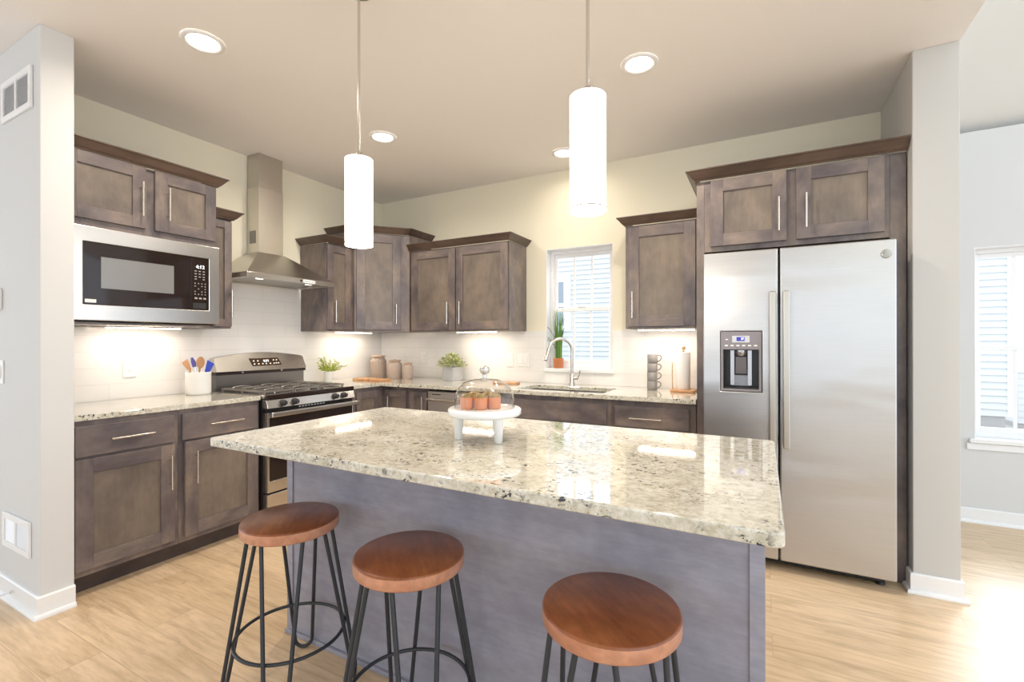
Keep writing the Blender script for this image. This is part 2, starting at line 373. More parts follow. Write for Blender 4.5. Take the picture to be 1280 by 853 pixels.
def base_run(b, pts, h=.10, t=.013):
    # pts: polyline, outward is to the right of travel
    prof = [(0, 0), (.028, 0), (.028, .008), (.024, .017), (t, .020), (t, h-.006), (t-.005, h), (0, h)]
    n = len(pts); P = [Vector(p) for p in pts]; V = []
    for i in range(n):
        d0 = (P[i]-P[i-1]).normalized() if i > 0 else None; d1 = (P[i+1]-P[i]).normalized() if i < n-1 else None
        n0 = Vector((d0.y, -d0.x)) if d0 else None; n1 = Vector((d1.y, -d1.x)) if d1 else None
        nn = n1 if n0 is None else (n0 if n1 is None else (n0+n1)/(1+n0.dot(n1)))
        for a, z in prof: V.append((P[i].x+nn.x*a, P[i].y+nn.y*a, z))
    k = len(prof); F = []
    for i in range(n-1):
        for j in range(k): F.append((i*k+j, i*k+(j+1) % k, (i+1)*k+(j+1) % k, (i+1)*k+j))
    F.append(tuple(range(k))); F.append(tuple((n-1)*k+j for j in range(k-1, -1, -1)))
    b.add(V, F)
    return b
struct('baseboard_left', base_run(MB(), [(-3.4, -2.9047), (.6696, -2.9047), (.6696, -2.7813)]), trim_m, 'white baseboard around the left wall end', cat='baseboard')
struct('baseboard_right', base_run(MB(), [(SX0, -.64), (SX0, SY), (SX1, SY), (SX1, DY-.03)]), trim_m, 'white baseboard around the right wall end', cat='baseboard')
struct('baseboard_dining', base_run(MB(), [(SX1+.03, DY), (8.9, DY)]), trim_m, 'white baseboard under the dining window', cat='baseboard')

# windows
def window(name, x0, x1, z0, z1, yw, yf, label, lites, rail=.5, sill=None, head=0):
    t = thing(name, label, 'window', ((x0+x1)/2, yf, z0)); tag(t, kind='structure')
    X0, X1 = -(x1-x0)/2, (x1-x0)/2; hh = z1-z0
    jam = MB(); d = yf-yw
    jam.grid([X0+.0005, X0+.006, X1-.006, X1-.0005], [.0005, .006, hh-.006, hh-.0005], lambda i, j: not (i == 1 and j == 1), -d-.0004, .055, 'xz')
    jam.build('jamb_liner', trim_m, t)
    f = MB(); fw = .028
    f.box(X0+.006, X0+.006+fw, 0, .05, .006, hh-.006); f.box(X1-.006-fw, X1-.006, 0, .05, .006, hh-.006)
    f.box(X0+.006+fw, X1-.006-fw, 0, .05, hh-.006-fw, hh-.006); f.box(X0+.006+fw, X1-.006-fw, 0, .05, .006, .006+fw*1.3)
    f.build('window_frame', vinyl, t, .002)
    a0, a1 = X0+.034, X1-.034; zm = hh*rail
    for nm, zz0, zz1, y0, y1 in (('upper_sash', zm-.012, hh-.034, .028, .046), ('lower_sash', .042, zm+.022, .004, .026)):
        s = MB(); sw = .026
        s.box(a0, a0+sw, y0, y1, zz0, zz1); s.box(a1-sw, a1, y0, y1, zz0, zz1); s.box(a0+sw, a1-sw, y0, y1, zz1-sw-.006, zz1); s.box(a0+sw, a1-sw, y0, y1, zz0, zz0+sw+.008)
        so_ = s.build(nm, vinyl, t, .002)
        m = MB()
        for k in range(1, lites):
            xx = a0+sw+(a1-a0-2*sw)*k/lites; m.box(xx-.009, xx+.009, (y0+y1)/2-.004, (y0+y1)/2+.004, zz0+sw, zz1-sw)
        m.build('muntin_bars', vinyl, so_)
        g = MB(); g.box(a0+sw, a1-sw, (y0+y1)/2-.0015, (y0+y1)/2+.0015, zz0+sw, zz1-sw); g.build('pane', pane_m, so_)
    MB().box(-.035, .035, -.004, .010, zm+.022, zm+.036).build('sash_lock', vinyl, t, .002)
    if sill:
        MB().box(X0-sill, X1+sill, -d-.030, -d-.0005, -.024, .0065).build('window_sill', trim_m, t, .004)
    if head:
        pass
    return t
window('window_1', 1.942, 2.54, 1.039, 2.09, 0, .085, 'white double-hung window over the sink with muntins', 3, .49, .012)
window('window_2', 4.943, 6.70, .587, 1.94, DY, DY+.085, 'white double-hung dining window at the right edge', 9, .47, .03)
b = MB(); b.box(4.90, 6.745, DY-.014, DY, .515, .560); struct('trim_2', b, trim_m, 'white apron board under the dining window sill', .003, 'window trim')

# ------------------------------------------------------------------ outside
struct('ground', MB().box(-40, 40, .9, 60, -.5, -.25), ground_m, 'gravel strip outside the windows', cat='ground')
NWX = -2.39
nh = thing('neighbour_house', 'pale lap-sided house seen through both windows', 'house', (2, 6.7, -.25))
sd = MB(); n = 34
for k in range(n):
    z0 = .30+k*.112; sd.add([(-9, -.026, z0), (5.12, -.026, z0), (5.12, .0, z0+.112), (-9, .0, z0+.112), (-9, -.0, z0), (5.12, 0, z0)], [(0, 1, 2, 3), (4, 5, 1, 0)])
sd.box(-9, 5.12, .0, .12, .30, .3+n*.112); sd.build('lap_siding', siding_m, nh)
MB().box(-9, 5.1, .0, .10, 0, .30).build('foundation', stone_m, nh)
MB().box(5.12, 5.22, -.03, .12, .30, .3+n*.112).build('corner_board', trim_m, nh)
wf = MB(); wx0, wx1, wz0, wz1 = NWX-1.2, NWX, 1.78, 3.10
wf.box(wx0, wx0+.17, -.05, .0, wz0, wz1); wf.box(wx1-.17, wx1, -.05, .0, wz0, wz1); wf.box(wx0+.17, wx1-.17, -.05, .0, wz1-.15, wz1); wf.box(wx0+.17, wx1-.17, -.05, .0, wz0, wz0+.12); wf.box(wx0+.17, wx1-.17, -.04, 0, 2.36, 2.44)
nw = wf.build('window_frame', trim_m, nh); MB().box(wx0+.17, wx1-.17, -.036, -.031, wz0+.12, wz1-.15).build('pane', simple('neighbour_pane', (.30, .34, .38), .08), nw)
nh2 = thing('porch_wall', 'low sided porch wall at the right edge through the dining window', 'low wall', (7.56, 7.6, -.25))
s2 = MB()
for k in range(8):
    z0 = .09+k*.112; s2.add([(0, -.016, z0), (4, -.016, z0), (4, .0, z0+.112), (0, .0, z0+.112), (0, -.0, z0), (4, 0, z0)], [(0, 1, 2, 3), (4, 5, 1, 0)])
s2.box(0, 4, 0, 2.5, .09, .09+8*.112); s2.build('lap_siding', siding_m, nh2)
MB().box(0, 4, .005, 2.4, 0, .09).build('foundation', stone_m, nh2)
MB().box(-.03, 4.03, -.05, 2.53, .09+8*.112, .12+8*.112).build('cap_board', trim_m, nh2)

# ------------------------------------------------------------------ cabinets
def handle_v(parent, x, y, z0, z1, m=nickel):
    b = MB(); b.tube([(x, y-.032, z0), (x, y-.032, z1)], .0058, 10)
    for z in (z0+.03, z1-.03): b.tube([(x, y, z), (x, y-.032, z)], .0042, 8)
    return tag(b.build('handle', m, parent), 'satin nickel bar handle')
def handle_h(parent, x0, x1, y, z, m=nickel):
    b = MB(); b.tube([(x0, y-.032, z), (x1, y-.032, z)], .0058, 10)
    for x in (x0+.03, x1-.03): b.tube([(x, y, z), (x, y-.032, z)], .0042, 8)
    return tag(b.build('handle', m, parent), 'satin nickel bar handle')
def door(parent, x0, x1, z0, z1, yf, hx=None, hz=None, loc=None, rz=0, fw=.072):
    # front frame at yf-.02 .. yf
    b = MB(); ya, yb = yf-.020, yf-.0005
    b.box(x0, x0+fw, ya, yb, z0, z1, 0); b.box(x1-fw, x1, ya, yb, z0, z1, 0)
    b.box(x0+fw, x1-fw, ya, yb, z1-fw, z1, 1); b.box(x0+fw, x1-fw, ya, yb, z0, z0+fw, 1)
    d = b.build('door', [wood_v, wood_h], parent, .0016, 2, loc, rz)
    p = MB(); p.box(x0+fw-.001, x1-fw+.001, ya+.011, yb, z0+fw-.001, z1-fw+.001); p.build('door_panel', wood_p, d)
    if hx is not None: handle_v(d, hx, ya, hz[0], hz[1])
    return d
def drawer(parent, x0, x1, z0, z1, yf, h=None):
    b = MB(); b.box(x0, x1, yf-.020, yf-.0005, z0, z1)
    d = b.build('drawer', wood_h, parent, .003)
    if h: handle_h(d, h[0], h[1], yf-.020, h[2])
    return d
def crown(parent, pts, z, proj=.052, hgt=.056):
    P = [Vector(p) for p in pts]; n = len(P); V = []; F = []
    prof = [(0, 0), (.006, 0), (.010, .006), (.018, .012), (proj-.008, hgt-.012), (proj-.002, hgt-.008), (proj, hgt-.006), (proj, hgt), (0, hgt)]
    k = len(prof)
    for i in range(n):
        d0 = (P[i]-P[i-1]).normalized() if i > 0 else None; d1 = (P[i+1]-P[i]).normalized() if i < n-1 else None
        n0 = Vector((d0.y, -d0.x)) if d0 else None; n1 = Vector((d1.y, -d1.x)) if d1 else None
        nn = n1 if n0 is None else (n0 if n1 is None else (n0+n1)/(1+n0.dot(n1)))
        for a, zz in prof: V.append((P[i].x+nn.x*a, P[i].y+nn.y*a, z+zz))
    for i in range(n-1):
        for j in range(k): F.append((i*k+j, i*k+(j+1) % k, (i+1)*k+(j+1) % k, (i+1)*k+j))
    F.append(tuple(range(k))); F.append(tuple((n-1)*k+j for j in range(k-1, -1, -1)))
    b = MB(); b.add(V, F)
    return b.build('crown_molding', wood_crown, parent)
GB = 'base cabinets of stained maple'; GU = 'wall cabinets of stained maple'
RL = PI/2   # left wall: local -y faces +x, local x runs along +y
def base_body(t, W, D=.61, Ht=.883):
    b = MB(); b.box(0, W, -D, 0, .10, Ht); b.build('body', wood_v, t, .001)
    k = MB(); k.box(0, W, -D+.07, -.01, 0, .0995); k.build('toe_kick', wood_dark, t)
# left wall base cabinets (origin at wall, world y of left end)
yA = -2.778
t = thing('base_cabinet', 'stained maple base cabinet beside the left wall end, drawer over door', 'cabinet', (0.002, yA, 0), RL, GB)
base_body(t, .482)
drawer(t, .012, .457, .702, .856, -.61, (.148, .343, .779))
door(t, .012, .459, .132, .690, -.61, .430, (.438, .634))
t = thing('base_cabinet', 'stained maple base cabinet between left cabinet and gas range, drawer over door', 'cabinet', (0.002, yA+.483, 0), RL, GB)
base_body(t, .4985)
drawer(t, .016, .480, .702, .856, -.61, (.158, .362, .779))
door(t, .030, .480, .132, .690, -.61, .084, (.438, .634))
# corner base
t = thing('corner_base_cabinet', 'dark stained corner base cabinet right of the gas range with doors in an L', 'cabinet', (0.002, -.002, 0), 0, GB)
MB().prism([(0, 0), (0, -1.022), (.61, -1.022), (.61, -.61), (.905, -.61), (.905, 0)], .10, .883).build('body', wood_v, t, .001)
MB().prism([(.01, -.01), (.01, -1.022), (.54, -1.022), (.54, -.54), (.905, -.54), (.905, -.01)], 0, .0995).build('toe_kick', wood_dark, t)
door(t, 0, .265, .132, .848, 0, None, None, (.61, -.942, 0), RL, .055)
door(t, .645, .885, .132, .848, -.61, .705, (.60, .795), fw=.055)
t = thing('base_cabinet', 'narrow dark stained base cabinet left of the dishwasher', 'cabinet', (.9085, -.002, 0), 0, GB)
base_body(t, .222)
door(t, .018, .205, .132, .848, -.61, .178, (.62, .815), fw=.05)
# dishwasher
t = thing('dishwasher', 'stainless dishwasher under the back countertop, half hidden behind the cake dome', 'dishwasher', (1.134, -.002, 0))
MB().box(0, .60, -.58, -.02, .10, .875).build('body', black_m, t)
MB().box(.02, .58, -.52, -.03, 0, .0995).build('toe_kick', black_m, t)
dd = MB(); dd.box(.004, .596, -.645, -.5805, .11, .862); dd = dd.build('door', simple('dishwasher_steel', (.52, .47, .44), .40, .8), t, .006)
hb = MB(); hb.tube([(.05, -.645, .80), (.05, -.685, .80)], .008, 8); hb.tube([(.55, -.645, .80), (.55, -.685, .80)], .008, 8); hb.tube([(.03, -.685, .80), (.57, -.685, .80)], .013, 12); hb.build('handle', steel_h, dd)
MB().box(.05, .14, -.646, -.6445, .835, .842).build('control_strip', black_m, dd)
# sink base
t = thing('sink_base_cabinet', 'dark stained sink base cabinet under the window with false drawer front', 'cabinet', (1.738, -.002, 0), 0, GB)
b = MB(); b.box(0, .962, -.61, -.59, .10, .883); b.box(0, .018, -.59, 0, .10, .883); b.box(.944, .962, -.59, 0, .10, .883); b.box(.018, .944, -.59, 0, .10, .12); b.box(.018, .944, -.012, 0, .12, .883)
b.build('body', wood_v, t, .001); MB().box(0, .962, -.54, -.01, 0, .0995).build('toe_kick', wood_dark, t)
drawer(t, .03, .936, .700, .846, -.61)
door(t, .03, .478, .132, .688, -.61, .445, (.44, .634)); door(t, .488, .936, .132, .688, -.61, .520, (.44, .634))
t = thing('base_cabinet', 'stained maple drawer cabinet between sink cabinet and refrigerator panel', 'cabinet', (2.7005, -.002, 0), 0, GB)
base_body(t, .5525)
drawer(t, .03, .513, .702, .842, -.61, (.14, .345, .766))
drawer(t, .03, .513, .42, .690, -.61, (.14, .345, .60)); drawer(t, .03, .513, .132, .408, -.61, (.14, .345, .32))

# countertops
t = tag(MB().box(.0105, .633, -2.7805, -1.797, .8835, .914).build('countertop', granite_m, None, .004), 'speckled granite countertop left of the gas range', 'countertop', 'granite countertops')
SKX0, SKX1, SKY0, SKY1 = 1.93, 2.63, -.565, -.205
xs = [.0105, .633, SKX0, SKX1, 3.2575]; ys = [-1.0275, -.668, SKY0, SKY1, -.0105]
def cm(i, j):
    if j == 0: return i == 0
    return not (i == 2 and j == 2)
tag(MB().grid(xs, ys, cm, .8835, .914).build('countertop', granite_m, None, .003), 'long L-shaped granite countertop with the sink under the window', 'countertop', 'granite countertops')
# sink
t = thing('kitchen_sink', 'undermount stainless double bowl sink set in the back countertop', 'sink', (2.28, -.385, .883))
b = MB()
def bowl(b, x0, x1, y0, y1, dz):
    tk = .004
    b.box(x0, x1, y0, y1, -dz, -dz+tk); b.box(x0, x0+tk, y0, y1, -dz+tk, -.0005); b.box(x1-tk, x1, y0, y1, -dz+tk, -.0005); b.box(x0+tk, x1-tk, y0, y0+tk, -dz+tk, -.0005); b.box(x0+tk, x1-tk, y1-tk, y1, -dz+tk, -.0005)
for a0, a1 in ((-.355, -.01), (.01, .355)):
    b = MB(); bowl(b, a0, a1, -.185, .185, .19); bo = b.build('bowl', steel_h, t)
    MB().lathe([(.045, -.1855), (.045, -.183), (.02, -.182)], (a0+a1)/2, 0, 0, 20).build('drain', chrome, bo)
# faucet
FX, FY = 2.232, -.13
t = thing('faucet', 'satin nickel gooseneck faucet behind the sink', 'faucet', (FX, FY, .9145))
MB().lathe([(.027, 0), (.027, .012), (.021, .03), (.021, .085), (.0145, .10)], n=20).build('base', nickel, t)
dv = Vector((-.80, -.60, 0)); rr = .098; pts = [Vector((0, 0, .09)), Vector((0, 0, .2)), Vector((0, 0, .285))]
for i in range(1, 15):
    a = PI*i/14*.93; pts.append(Vector((0, 0, .285))+dv*(rr-rr*math.cos(a))+Vector((0, 0, rr*math.sin(a)*1.05)))
MB().tube(pts, .0125, 14).build('spout', nickel, t)
e = pts[-1]; d = (pts[-1]-pts[-2]).normalized()
b = MB(); b.tube([e-d*.01, e+d*.03, e+d*.10], .016, 14, radii=[.0135, .0165, .018]); sp = b.build('spray_head', nickel, t)
b = MB(); b.tube([e+d*.1005, e+d*.106], .014, 12); b.build('nozzle', plast_b, sp)
b = MB(); b.tube([(.02, 0, .06), (.055, -.005, .06)], .011, 12); b.tube([(.050, -.005, .058), (.066, -.008, .09), (.072, -.01, .125)], .006, 10); b.build('lever', nickel, t)

# wall cabinets
UB, UT = 1.372, 2.129
def wall_body(t, W, D, h, name='body'):
    b = MB(); b.box(0, W, -D, 0, 0, h); return b.build(name, wood_v, t, .001)
# microwave cabinet (deep)
MD = .470
t = thing('microwave_cabinet', 'deep stained maple wall cabinet above the built-in microwave', 'cabinet', (.002, -2.779, UB), RL, GU)
b = MB(); b.box(0, .775, -MD, 0, .522, .913); b.box(0, .012, -MD, 0, .004, .522); b.box(.763, .775, -MD, 0, .004, .522); b.box(.012, .763, -MD+.02, 0, .004, .016)
b.build('body', wood_v, t, .001)
door(t, .002, .378, .560, .913, -MD, .350, (.625, .820), fw=.066); door(t, .424, .770, .560, .913, -MD, .486, (.625, .820), fw=.066)
crown(t, [(0, -MD-.020), (.775, -MD-.020), (.775, 0)], .914)
# microwave
t = thing('microwave', 'built-in stainless microwave with black glass front under the deep left cabinet', 'microwave', (.002, -2.766, 1.3885), RL)
MB().box(.016, .734, -MD+.03, -.05, .004, .500).build('body', black_m, t)
tr = MB(); T0, T1 = 0.0, .772
gx0, gx1, gz0, gz1 = .076, .706, .090, .421
tr.grid([T0, gx0, gx1, T1], [.006, gz0, gz1, .502], lambda i, j: not (i == 1 and j == 1), -MD-.030, -MD-.002, 'xz')
tr.build('trim_kit', steel_h, t, .003)
MB().box(gx0+.001, .595, -MD-.026, -MD-.0015, gz0+.001, gz1-.001).build('door', black_gl, t, .002)
mdr = t.children[-1]
MB().box(.153, .505, -MD-.0272, -MD-.0255, .180, .348).build('window_screen', simple('microwave_screen', (.22, .22, .22), .12, spec=.8), mdr)
MB().box(.0845, .132, -MD-.0275, -MD-.0255, .100, .118).build('sticker', white_ink, mdr)
cp = MB().box(.597, gx1-.001, -MD-.026, -MD-.0015, gz0+.001, gz1-.001).build('control_panel', black_gl, t, .002)
text_mesh('clock_digits', '4:12', .030, lcd_m, cp, (.655, -MD-.027, .362), (PI/2, 0, 0))
kp = MB(); yk = -MD-.0270
for r_, zz in enumerate((.335, .318, .300, .285)):
    for c_ in range(3):
        if r_ == 3 and c_ == 1: continue
        x = .628+c_*.024; kp.box(x-.006, x+.006, yk, yk+.0008, zz-.0026, zz+.0026)
for r_ in range(5):
    for c_ in range(4):
        x = .625+c_*.020; zz = .258-r_*.017
        if (r_ in (0, 4)) or c_ == 3 or (r_+c_) % 2: kp.box(x-.003, x+.003, yk, yk+.0008, zz-.003, zz+.003)
for c_ in range(3): kp.box(.622+c_*.026, .638+c_*.026, yk, yk+.0008, .160, .170)
kp.build('keypad_markings', simple('keypad_ink', (.42, .41, .40), .6), cp)
MB().box(.612, .690, yk, yk+.0008, .100, .136).build('open_button', plast_b, cp)
# narrow cabinet left of hood
t = thing('wall_cabinet', 'narrow stained maple wall cabinet between the microwave and the range hood', 'cabinet', (.002, -2.002, UB), RL, GU)
wall_body(t, .188, .325, .757)
door(t, .006, .182, .014, .745, -.325, .164, (.076, .27), fw=.05)
crown(t, [(0, -.345), (.188, -.345), (.188, 0)], .758)
# narrow cabinet right of hood
t = thing('wall_cabinet', 'narrow stained maple wall cabinet right of the range hood', 'cabinet', (.002, -1.006, UB), RL, GU)
wall_body(t, .300, .325, .757)
door(t, .006, .262, .014, .745, -.325, .070, (.075, .265), fw=.062)
crown(t, [(0, 0), (0, -.345), (.300, -.345)], .758)
# corner diagonal
t = thing('corner_wall_cabinet', 'tall diagonal stained maple wall cabinet in the room corner', 'cabinet', (.002, -.002, UB), 0, GU)
cp_ = [(0, 0), (0, -.700), (.345, -.700), (.622, -.362), (.672, -.330), (.672, 0)]
MB().prism(cp_, 0, .913).build('body', wood_v, t, .001)
dvec = Vector((.622-.345, -.362+.700)); dl = dvec.length; da = math.atan2(dvec.y, dvec.x)
door(t, .016, dl-.026, .020, .900, 0, dl-.070, (.075, .26), (.345, -.700, 0), da, .075)
ex = Vector((math.sin(da), -math.cos(da)))*.02
crown(t, [(0, -.700), (.345+.004, -.700), (.622+.012, -.372), (.672, -.345), (.672, 0)], .914)
# double cabinet
t = thing('wall_cabinet', 'double door stained maple wall cabinet left of the sink window', 'cabinet', (.690, -.002, UB), 0, GU)
wall_body(t, 1.058, .325, .757)
door(t, .018, .517, .012, .745, -.325, .449, (.064, .262)); door(t, .527, 1.050, .012, .745, -.325, .582, (.064, .262))
crown(t, [(0, -.345), (1.058, -.345), (1.058, 0)], .758)
# right single
t = thing('wall_cabinet', 'single door stained maple wall cabinet between window and refrigerator', 'cabinet', (2.730, -.002, UB), 0, GU)
wall_body(t, .520, .325, .757)
door(t, .024, .488, .016, .745, -.325, .060, (.077, .27), fw=.078)
crown(t, [(0, 0), (0, -.345), (.52, -.345)], .758)
# fridge surround
t = thing('refrigerator_cabinet', 'tall stained maple surround with two doors above the refrigerator', 'cabinet', (3.259, -.002, 0), 0, GU)
b = MB(); b.box(0, .045, -.628, 0, 0, 2.279); b.box(.966, 1.035, -.628, -.0, 0, 2.279)
for o_ in (b.build('side_panel', wood_v, t, .001),): pass
b = MB(); b.box(.0455, .9655, -.628, 0, 1.835, 2.279); b.build('body', wood_v, t, .001)
door(t, .082, .489, 1.866, 2.272, -.628, .450, (1.919, 2.115), fw=.072); door(t, .538, .941, 1.866, 2.272, -.628, .585, (1.923, 2.118), fw=.072)
crown(t, [(0, 0), (0, -.648), (1.035, -.648)], 2.280, .058, .060)

# ------------------------------------------------------------------ refrigerator
t = thing('refrigerator', 'stainless side-by-side refrigerator with ice and water dispenser', 'refrigerator', (3.315, -.05, 0))
MB().box(.008, .897, -.665, 0, .045, 1.775).build('body', simple('fridge_side', (.12, .12, .125), .4), t, .004)
FF = -.752; FBk = -.672; gapx0, gapx1 = .386, .395
bx0, bx1, bz0, bz1 = .094, .306, .992, 1.335
b = MB(); b.grid([0, bx0, bx1, gapx0], [.065, bz0, bz1, 1.797], lambda i, j: not (i == 1 and j == 1), FF, FBk, 'xz')
dl_ = b.build('door', steel_f, t, .007, 3)
b = MB(); b.box(gapx1, .905, FF, FBk, .065, 1.797); dr_ = b.build('door', steel_f, t, .007, 3)
for d_, hx in ((dl_, .358), (dr_, .424)):
    b = MB(); b.box(hx-.016, hx+.016, FF-.052, FF-.034, .695, 1.555); b.box(hx-.012, hx+.012, FF-.035, FF+.001, 1.50, 1.54); b.box(hx-.012, hx+.012, FF-.035, FF+.001, .71, .75)
    tag(b.build('handle', steel('handle_steel', (.52, .49, .44), .32, 'z'), d_, .005, 3), 'flat vertical steel bar handle')
b = MB(); b.lathe([(.0, .0022), (.021, .0022), (.023, .001), (.023, -.001)], .862, FF, 1.722, 28, axis='y', cap=False); lg = b.build('badge', simple('badge_metal', (.36, .36, .33), .35, .7), dr_)
b = MB(); b.tube([(.862+.017*math.cos(a*PI/12), FF-.0026, 1.722+.017*math.sin(a*PI/12)) for a in range(24)], .0008, 6, closed=True); b.build('badge_ring', chrome, lg)
# dispenser
ds = MB(); pts_o = [(bx0+.002, bz0+.002), (bx1-.002, bz0+.002), (bx1-.002, bz1-.018)]+[(bx1-.002-(bx1-bx0-.004)*k/10, bz1-.018+.015*math.sin(PI*k/10)) for k in range(1, 10)]+[(bx0+.002, bz1-.018)]
ib = MB()
ib.grid([bx0+.001, bx0+.014, bx1-.014, bx1-.001], [bz0+.001, bz0+.014, bz1-.103, bz1-.001], lambda i, j: not (i == 1 and j == 1), FF-.006, FBk-.002, 'xz')
dsp = ib.build('dispenser', grey_m, dl_, .003)
ib = MB(); q0, q1, z0, z1 = bx0+.0145, bx1-.0145, bz0+.0145, bz1-.1035
yb_ = FBk-.004
ib.box(q0, q1, yb_-.006, yb_, z0, z1); ib.box(q0, q0+.003, FF+.002, yb_-.006, z0, z1); ib.box(q1-.003, q1, FF+.002, yb_-.006, z0, z1); ib.box(q0+.003, q1-.003, FF+.002, yb_-.006, z0, z0+.003); ib.box(q0+.003, q1-.003, FF+.002, yb_-.006, z1-.003, z1)
ib.build('dispenser_recess', black_m, dl_)
xc = (q0+q1)/2
b = MB(); b.lathe([(.030, 0), (.030, -.012), (.026, -.030), (.020, -.034)], xc, FF+.035, z1-.003, 20); b.box(xc-.055, xc-.035, FF+.02, FF+.06, z0+.02, z1-.004); b.box(xc+.035, xc+.055, FF+.02, FF+.06, z0+.02, z1-.004); b.build('dispenser_chute', simple('dispenser_silver', (.5, .5, .52), .25, .8), dl_)
b = MB(); b.hexa([(xc-.030, FF+.045, z0+.085), (xc+.030, FF+.045, z0+.085), (xc+.030, FF+.055, z0+.085), (xc-.030, FF+.055, z0+.085)], [(xc-.027, FF+.020, z1-.042), (xc+.027, FF+.020, z1-.042), (xc+.027, FF+.030, z1-.042), (xc-.027, FF+.030, z1-.042)])
b.box(xc-.05, xc+.05, FF+.050, FF+.064, z0+.015, z0+.075); b.build('dispenser_paddle', simple('paddle', (.30, .30, .33), .3, .5), dl_)
b = MB(); b.box(q0+.004, q1-.004, FF+.004, FF+.066, z0+.0035, z0+.009); b.build('drip_tray', plast_b, dl_)
b = MB(); b.box(xc-.045, xc+.045, FF-.0075, FF-.0055, bz1-.062, bz1-.024); b.build('display_bezel', simple('bezel_silver', (.62, .62, .64), .35, .3), dsp)
b = MB(); b.box(xc-.022, xc+.020, FF-.0085, FF-.007, bz1-.054, bz1-.031); b.build('display_screen', blue_lcd, dsp)
text_mesh('display_digits', '37', .016, lcd_m, dsp, (xc+.008, FF-.009, bz1-.042), (PI/2, 0, 0))
b = MB()
for k in range(6): x = xc-.075+k*.030; b.box(x-.008, x+.008, FF-.0072, FF-.0058, bz1-.084, bz1-.076)
b.box(xc-.080, xc-.066, FF-.0072, FF-.0058, bz1-.048, bz1-.042); b.build('button_markings', white_ink, dsp)
b = MB(); b.box(.03, .875, -.650, -.62, .012, .044)
for k in range(24): b.box(.05+k*.034, .07+k*.034, -.654, -.650, .018, .038)
b.build('toe_grille', plast_b, t)
for fx in (.05, .855):
    b = MB(); b.lathe([(.022, 0), (.022, .012), (.010, .014), (.010, .0445)], fx, -.640, 0, 16); b.build('foot', plast_b, t)

# ------------------------------------------------------------------ gas range
t = thing('gas_range', 'stainless gas range with black oven door between the left countertops', 'range', (.012, -1.793, 0), RL)
W = .7615
MB().box(.002, W-.002, -.628, 0, .03, .893).build('body', black_m, t, .002)
for x in (.05, W-.05):
    for y in (-.58, -.05): MB().lathe([(.02, 0), (.02, .02), (.012, .0295)], x, y, 0, 12).build('foot', plast_b, t)
b = MB(); b.grid([.0, .03, W-.03, W], [-.650, -.60, -.09, -.0], lambda i, j: True, .8935, .900); b.box(0, W, -.655, -.610, .9005, .917); b.box(0, .02, -.610, -.0905, .9005, .912); b.box(W-.02, W, -.610, -.0905, .9005, .912)
b.build('cooktop', [steel_h], t, .004)
MB().box(-.002, W+.002, -.678, -.6555, .885, .918).build('front_rail', black_gl, t, .006, 3)
cpn = MB(); cpn.hexa([(0, -.690, .828), (W, -.690, .828), (W, -.630, .828), (0, -.630, .828)], [(0, -.672, .8845), (W, -.672, .8845), (W, -.630, .8845), (0, -.630, .8845)])
cpn = cpn.build('control_panel', steel_h, t, .002)
for kx in (.118, .212, .566, .652):
    b = MB(); b.lathe([(.024, 0), (.024, .004), (.019, .006), (.0185, .026), (.015, .030), (.0, .030)], kx, -.682, .857, 20, axis='y'); k_ = b.build('knob', plast_b, t)
    b = MB(); b.box(kx-.003, kx+.003, -.716, -.710, .842, .872); b.box(kx+.028, kx+.031, -.684, -.680, .838, .841); b.build('knob_pointer', steel_dark, k_)
MB().box(.004, W-.004, -.662, -.6285, .798, .8275).build('vent_strip', black_m, t)
b = MB()
for k in range(9): b.box(.26+k*.026, .275+k*.026, -.6632, -.6618, .810, .816)
b.build('brand_lettering', white_ink, t)
od = MB(); od.grid([.004, .020, W-.020, W-.004], [.258, .335, .764, .7975], lambda i, j: not (i == 1 and j == 1), -.682, -.630, 'xz'); od.box(.0205, W-.0205, -.680, -.640, .3355, .7635, 1)
od = od.build('oven_door', [steel_h, black_gl], t, .003)
b = MB(); b.box(0.0, W, -.738, -.716, .772, .806); b.box(.010, .035, -.717, -.683, .776, .800); b.box(W-.035, W-.010, -.717, -.683, .776, .800); b.build('handle', steel_h, od, .006, 3)
dw = MB(); dw.box(.004, W-.004, -.680, -.630, .050, .246); dw.build('drawer', steel_h, t, .004)
# backguard
bgp = MB(); n = 24; V = []; F = []
for k in range(n+1):
    x = W*k/n; zt_ = 1.160+.036*math.sin(PI*k/n) if 0 < k < n else 1.155
    V += [(x, -.105, 1.055), (x, -.105+.045*(zt_-1.055)/.095, zt_), (x, -.002, zt_), (x, -.002, 1.055)]
for k in range(n):
    a, c = 4*k, 4*k+4
    for j in range(4): F.append((a+j, a+(j+1) % 4, c+(j+1) % 4, c+j))
F += [(3, 2, 1, 0), (4*n, 4*n+1, 4*n+2, 4*n+3)]
bgp.add(V, F); bgo = bgp.build('backguard', steel_h, t, .003)
MB().box(.006, W-.006, -.075, -.004, .9005, 1.030).build('backguard_riser', steel_dark, t)
MB().box(.0, W, -.095, -.003, 1.031, 1.0545).build('vent_slot', black_gl, t, .003)
for k in range(2): MB().box(.19+k*.33, .205+k*.33, -.0985, -.0955, 1.041, 1.050).build('vent_clip', steel_h, t)
